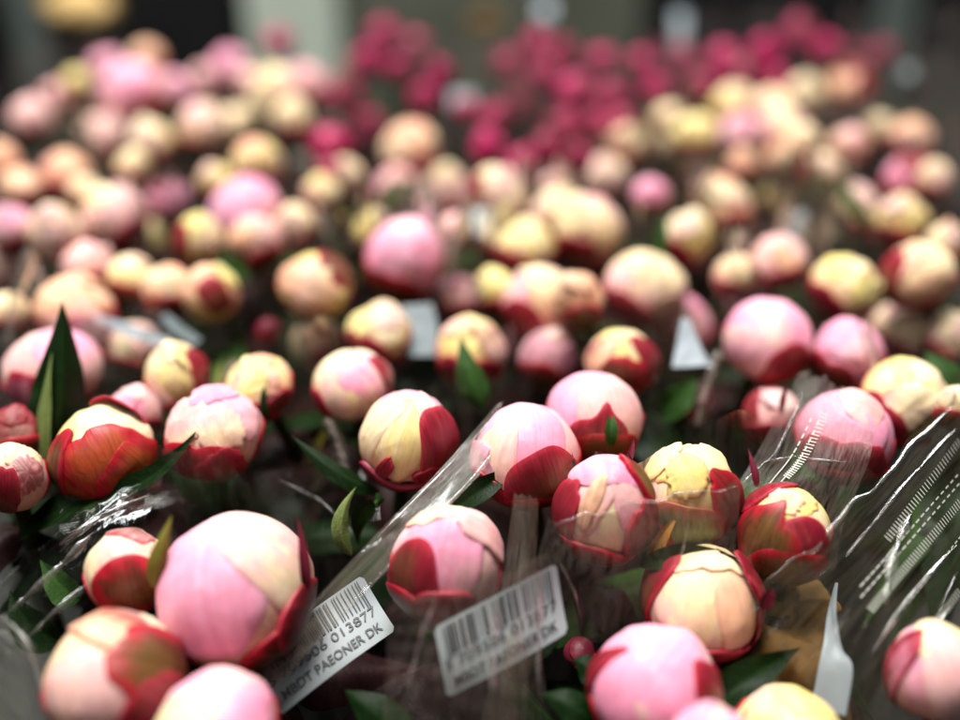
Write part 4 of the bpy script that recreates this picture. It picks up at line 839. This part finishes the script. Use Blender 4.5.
def barcode_tag(label, p_bl, p_br, p_tl, dl, dr, dt, bend, W=1.0, H=.60, r=.035, mat=None):
    """tag in its own width units; corners bottom-left, bottom-right, top-left as points"""
    A = at_depth(*p_bl, dl); B = at_depth(*p_br, dr); T = at_depth(*p_tl, dt)
    X = B-A; Y = (T-A)/H; n = nrm(np.cross(X, Y))
    if n@(CAM-A) < 0: n = -n
    sc_ = np.linalg.norm(X)
    def mp(uv, lift=0.0):
        uv = np.asarray(uv); u, v = uv[:, 0], uv[:, 1]
        return A+u[:, None]*X+v[:, None]*Y+n*((bend*sc_*np.sin(math.pi*u)+.02*sc_*np.sin(2.2*v*math.pi/H*.5+u*3))[:, None]+lift)
    # rounded sheet as a grid clipped to its outline
    nu, nv = 40, 24; uu = np.linspace(0, W, nu); V = []; 
    for i in range(nu):
        dx = min(uu[i], W-uu[i]); ins = 0 if dx >= r else r-math.sqrt(max(0, r*r-(r-dx)**2))
        for j in range(nv): V.append((uu[i], ins+(H-2*ins)*j/(nv-1)))
    root = make_obj('price_tag', mp(V), grid_faces(nu, nv), mat or M_TAG); tag(root, label, 'barcode tag', 'white barcode tags on the sleeves')
    BV, BF = [], []; s = ean('5709506013877'); x0, x1, y0, y1 = .06, .94, .34, .575; m = (x1-x0)/95
    i = 0
    while i < 95:
        if s[i] == '1':
            j = i
            while j < 95 and s[j] == '1': j += 1
            g = i < 3 or i >= 92 or 45 <= i < 50; yb = y0-.03 if g else y0
            for k in range(6):
                c = len(BV); ya, yc = yb+(y1-yb)*k/6, yb+(y1-yb)*(k+1)/6; xa, xb = x0+i*m, x0+(j-.12)*m
                BV += [(xa, ya), (xb, ya), (xb, yc), (xa, yc)]; BF.append((c, c+1, c+2, c+3))
            i = j
        else: i += 1
    make_obj('barcode', mp(BV, .0006), BF, M_INK, root, smooth=False)
    for body, x, y, w, wt in (('5 709506 013877', .03, .225, .92, .0), ('MBDT PAEONER DK', .075, .07, .85, .012)):
        TV, TF = text_mesh(body, 1.0, wt); k = w/(TV[:, 0].max()-TV[:, 0].min())
        hgt = .085/ (TV[:, 1].max()-TV[:, 1].min())
        P = np.c_[x+(TV[:, 0]-TV[:, 0].min())*k, y+(TV[:, 1]-TV[:, 1].min())*hgt]
        make_obj('lettering', mp(P, .0006), TF, M_INK, root, smooth=False)
    return root
barcode_tag('sharp white barcode tag with rounded corner lying against the largest pink bud', (280, 716), (396, 630), (248, 655), .338, .372, .358, .02)
barcode_tag('pale white barcode tag half veiled by milky film under the pink bud with pointed sepal', (447, 698), (568, 632), (434, 628), .322, .335, .318, .015, mat=M_TAG_LIGHTENED)

def sheet(name, rows, mat, label, cat, nr=24, nc=16, amp=.0004, seed=3, group=None, edge=None):
    rng = np.random.default_rng(seed)
    G = spline_grid([[at_depth(*p) for p in r] for r in rows], nr, nc)
    u, v = np.meshgrid(np.linspace(0, 1, nr), np.linspace(0, 1, nc), indexing='ij')
    n = np.cross(np.gradient(G, axis=0), np.gradient(G, axis=1)); n /= np.linalg.norm(n, axis=2)[..., None]+1e-12
    h = sum(amp*rng.uniform(.3, 1)*np.abs(np.sin(rng.uniform(2, 9)*u+rng.uniform(-9, 9)*v+rng.uniform(0, 6))) for _ in range(8))
    G = G+n*h[..., None]
    o = make_obj(name, G.reshape(-1, 3), grid_faces(nr, nc), mat, None, None, np.c_[v.ravel(), u.ravel()])
    tag(o, label, cat, group); return o
sheet('paper_slip', [[(836, 584, .372), (839, 585, .37)], [(829, 612, .357), (838, 614, .35)], [(824, 645, .345), (843, 650, .338)], [(818, 672, .338), (853, 668, .33)], [(812, 706, .335), (846, 716, .325)]], M_WHITE, 'curled white paper slip standing beside the brown kraft paper', 'paper slip', 40, 16, amp=.0003)
sheet('kraft_paper', [[(722, 655, .40), (752, 610, .41), (790, 628, .405), (822, 606, .41)], [(722, 675, .385), (760, 650, .39), (795, 660, .385), (828, 640, .395)], [(710, 720, .365), (755, 690, .372), (800, 700, .368), (832, 690, .37)], [(700, 770, .35), (760, 760, .35), (800, 770, .355), (832, 770, .355)]], M_KRAFT, 'crumpled brown kraft paper low between the peach bud and the white slip', 'wrapping paper', 60, 60, .0055, 8)
sheet('paper_corner', [[(681, 318, .475), (689, 320, .475)], [(676, 345, .47), (700, 345, .47)], [(672, 368, .465), (712, 366, .465)]], M_WHITE, 'white triangular paper corner poking up next to the red ringed yellow bud', 'paper slip', amp=.0002)
sheet('rounded_tag', [[(402, 306, .515), (432, 304, .515)], [(400, 330, .51), (438, 330, .51)], [(404, 356, .505), (436, 356, .505)]], M_GREY, 'grey blue rounded tag right behind the lemon yellow bud', 'tag', amp=.0002)
sheet('paper_strip', [[(92, 312, .50), (96, 322, .497)], [(130, 324, .49), (128, 336, .488)], [(170, 338, .49), (165, 348, .488)]], M_WHITE, 'bright white strip lying across the sleeve above the pink and peach bud', 'strip', amp=.0002)
sheet('paper_strip', [[(160, 318, .515), (168, 314, .515)], [(176, 334, .51), (186, 328, .51)], [(194, 346, .505), (202, 340, .505)]], M_GREY, 'short bluish white strip below the orange bud with a red heart', 'strip', amp=.0002)
sheet('paper_slip', [[(474, 210, .60), (490, 210, .60)], [(473, 222, .595), (491, 222, .595)], [(476, 236, .59), (490, 236, .59)]], M_WHITE, 'small white slip leaning on the cream pink bud', 'paper slip', amp=.0002)
sheet('paper_slip', [[(794, 212, .62), (806, 212, .62)], [(788, 236, .61), (800, 236, .61)]], M_WHITE, 'pale slip standing behind the dusky pink bud in the sleeve', 'paper slip', amp=.0002)
sheet('paper_slip', [[(560, 148, .72), (570, 148, .72)], [(560, 180, .70), (570, 180, .70)]], M_GREY, 'pale slip hanging below the crimson flowers', 'paper slip', amp=.0002)
sheet('paper_slip', [[(673, 12, 1.0), (687, 12, 1.0)], [(674, 60, .97), (686, 60, .97)]], M_GREY, 'tall white sheet rising above the dark red flowers at the back', 'paper slip', amp=.0002)  # upright pale sheet stands for a blurred white streak
sheet('paper_slip', [[(538, 3, 1.05), (553, 3, 1.05)], [(538, 17, 1.03), (553, 17, 1.03)]], M_WHITE, 'small white sheet at the top edge in front of the olive grey crate', 'paper slip', amp=.0002)  # little sheet stands for a blurred white spot
sheet('paper_slip', [[(450, 92, .85), (474, 92, .85)], [(452, 112, .84), (472, 112, .84)]], M_GREY, 'pale grey slip amid the left dark red flowers', 'paper slip', amp=.0002)
sheet('paper_slip', [[(902, 66, .90), (914, 66, .90)], [(902, 78, .89), (914, 78, .89)]], M_GREY, 'pale pinkish white sheet right of the salmon red bud', 'paper slip', amp=.0002)  # tiny sheet in place of another blurred white spot

# ------------------------------------------------------------------ setting
def plane(name, x0, x1, y0, y1, z, mat):
    o = make_obj(name, [(x0, y0, z), (x1, y0, z), (x1, y1, z), (x0, y1, z)], [(0, 1, 2, 3)], mat, smooth=False); o['kind'] = 'structure'; return o
plane('floor', -12, 12, -4, 20, -1.1, M_CONC)
t = empty('flower_trolley', (0, .6, -1.1)); tag(t, 'dark trolley shelf that carries all the wrapped bunches', 'trolley')
box('shelf', (-.85, -.15, -.31), (.85, 1.13, -.285), M_DARKGREEN, t)
box('rim', (-.85, 1.131, -.31), (.85, 1.15, -.20), M_DARKGREEN, t)
for sx in (-.84, .82):
    for sy in (-.14, 1.155): box('leg', (sx, sy, -1.1), (sx+.02, sy+.02, -.312), M_STEELG, t)
# backdrop seen between the bunch tops and the upper edge of the picture
def post(px, w, label, d=1.45):
    c = at_depth(px, 30, d); b_ = empty('trolley_post', (c[0], c[1], -1.1)); tag(b_, label, 'post', 'metal posts behind the bed')
    box('upright', (c[0]-w/2, c[1]-w/2, -1.085), (c[0]+w/2, c[1]+w/2, .35), M_STEELG, b_)
    box('foot_plate', (c[0]-w, c[1]-w, -1.1), (c[0]+w, c[1]+w, -1.086), M_STEELG, b_)
post(33, .045, 'grey green metal post left of the black buckets at the top left')
post(894, .045, 'grey green metal post at the top right behind the dark red flowers')
def crate(px0, px1, d, zt, mat, label, nm, cat, depth=.35, h=.5):
    a = at_depth(px0, 20, d); b_ = at_depth(px1, 20, d); r_ = empty(nm, ((a[0]+b_[0])/2, a[1], zt-h)); tag(r_, label, cat)
    x0, x1, y0, y1 = a[0], b_[0], a[1], a[1]+depth
    box('front_panel', (x0, y0, zt-h), (x1, y0+.015, zt), mat, r_)
    box('back_panel', (x0, y1-.015, zt-h), (x1, y1, zt), mat, r_)
    box('side_panel', (x0, y0+.016, zt-h), (x0+.015, y1-.016, zt), mat, r_)
    box('side_panel', (x1-.015, y0+.016, zt-h), (x1, y1-.016, zt), mat, r_)
    box('rim', (x0-.01, y0-.012, zt-.05), (x1+.01, y0-.001, zt-.02), mat, r_)
    box('base', (x0+.016, y0+.016, zt-h), (x1-.016, y1-.016, zt-h+.02), mat, r_)
    return r_
crate(246, 338, 1.5, .06, M_PALE, 'pale whitish box at the top between black crate and olive grey crate', 'foam_box', 'box', .5, .9)
crate(341, 642, 1.56, .06, M_OLIVE, 'olive grey plastic crate behind the dark red flowers', 'plastic_crate', 'crate', .5, .9)
crate(52, 236, 1.5, .05, M_BLACK, 'black plastic crate behind the upper left pink cluster', 'plastic_crate', 'crate', .5, .9)
crate(650, 872, 1.5, .05, M_BLACK, 'black plastic crate behind the right end of the dark red flowers', 'plastic_crate', 'crate', .5, .9)
crate(918, 1130, 1.5, .05, M_BLACK, 'black plastic crate added to darken the upper right corner behind the hazy sleeve', 'plastic_crate', 'crate', .5, .9)  # added to cover the grey floor and darken this corner
def parcel(px, py, d, s, mat, label):
    c = at_depth(px, py, d); rng = np.random.default_rng(5); u = np.linspace(0, math.pi, 14); q = np.linspace(0, 2*math.pi, 24, endpoint=False); U, Q = np.meshgrid(u, q, indexing='ij')
    r = 1+.08*np.sin(5*Q+3*U)+.05*np.sin(9*Q)
    V = np.stack([c[0]+s*1.2*r*np.sin(U)*np.cos(Q), c[1]+s*.8*r*np.sin(U)*np.sin(Q), c[2]+s*.75*np.cos(U)*(1+.1*np.sin(4*Q))], -1).reshape(-1, 3)
    o = make_obj('paper_parcel', V, grid_faces(14, 24, True), mat); tag(o, label, 'parcel'); return o
parcel(80, 8, 1.42, .042, M_TAN, 'tan paper wrapped bundle on the black crate at the top left')
parcel(486, 24, 1.44, .02, M_KRAFT, 'small tan bundle in front of the olive grey crate at the top')

# ------------------------------------------------------------------ light
w = bpy.data.worlds.new('World'); sc.world = w; w.use_nodes = True
bg = w.node_tree.nodes['Background']; bg.inputs[0].default_value = (.80, .88, .86, 1); bg.inputs[1].default_value = .012
def area(name, loc, target, sx, sy, power, col):
    l = bpy.data.lights.new(name, 'AREA'); l.shape = 'RECTANGLE'; l.size = sx; l.size_y = sy; l.energy = power; l.color = col
    o = bpy.data.objects.new(name, l); COL.objects.link(o); o.location = loc
    d = nrm(np.array(target)-np.array(loc))
    from mathutils import Vector
    o.rotation_euler = Vector(d).to_track_quat('-Z', 'Y').to_euler(); return o
area('hall_or_fill_light', (-.25, .75, 2.2), (0, .5, 0), 1.0, .8, 112, (1, .97, .92))
area('hall_or_fill_light', (-.7, -.9, 2.3), (0, 1.0, 0), 1.0, .8, 13, (1, .97, .92))  # added front fill for camera-facing sides, no lamp seen there
area('tube_light', (.9, 1.9, 1.6), (0, .5, 0), .12, 1.6, 20, (1, .99, .97))
area('tube_light', (-1.2, 1.5, 1.5), (0, .5, 0), .12, 1.6, 20, (.95, 1, 1))

# ------------------------------------------------------------------ camera
cam = bpy.data.cameras.new('camera'); co = bpy.data.objects.new('camera', cam); COL.objects.link(co)
cam.sensor_width = 36; cam.lens = 36*F_PX/960; cam.clip_start = .01; cam.clip_end = 200
co.location = (0, 0, CAM_H); co.rotation_euler = (math.pi/2-PITCH, 0, 0)
cam.dof.use_dof = True; cam.dof.focus_distance = .382; cam.dof.aperture_fstop = cam.lens/1000/.0218; cam.dof.aperture_blades = 0
sc.camera = co
sc.render.engine = 'CYCLES'
sc.view_settings.view_transform = 'Standard'; sc.view_settings.look = 'None'; sc.view_settings.exposure = 0; sc.view_settings.gamma = 1
cy = sc.cycles; cy.max_bounces = 10; cy.transparent_max_bounces = 40; cy.diffuse_bounces = 1; cy.glossy_bounces = 3
cy.use_denoising = True; cy.caustics_reflective = False; cy.caustics_refractive = False; cy.sample_clamp_indirect = 6
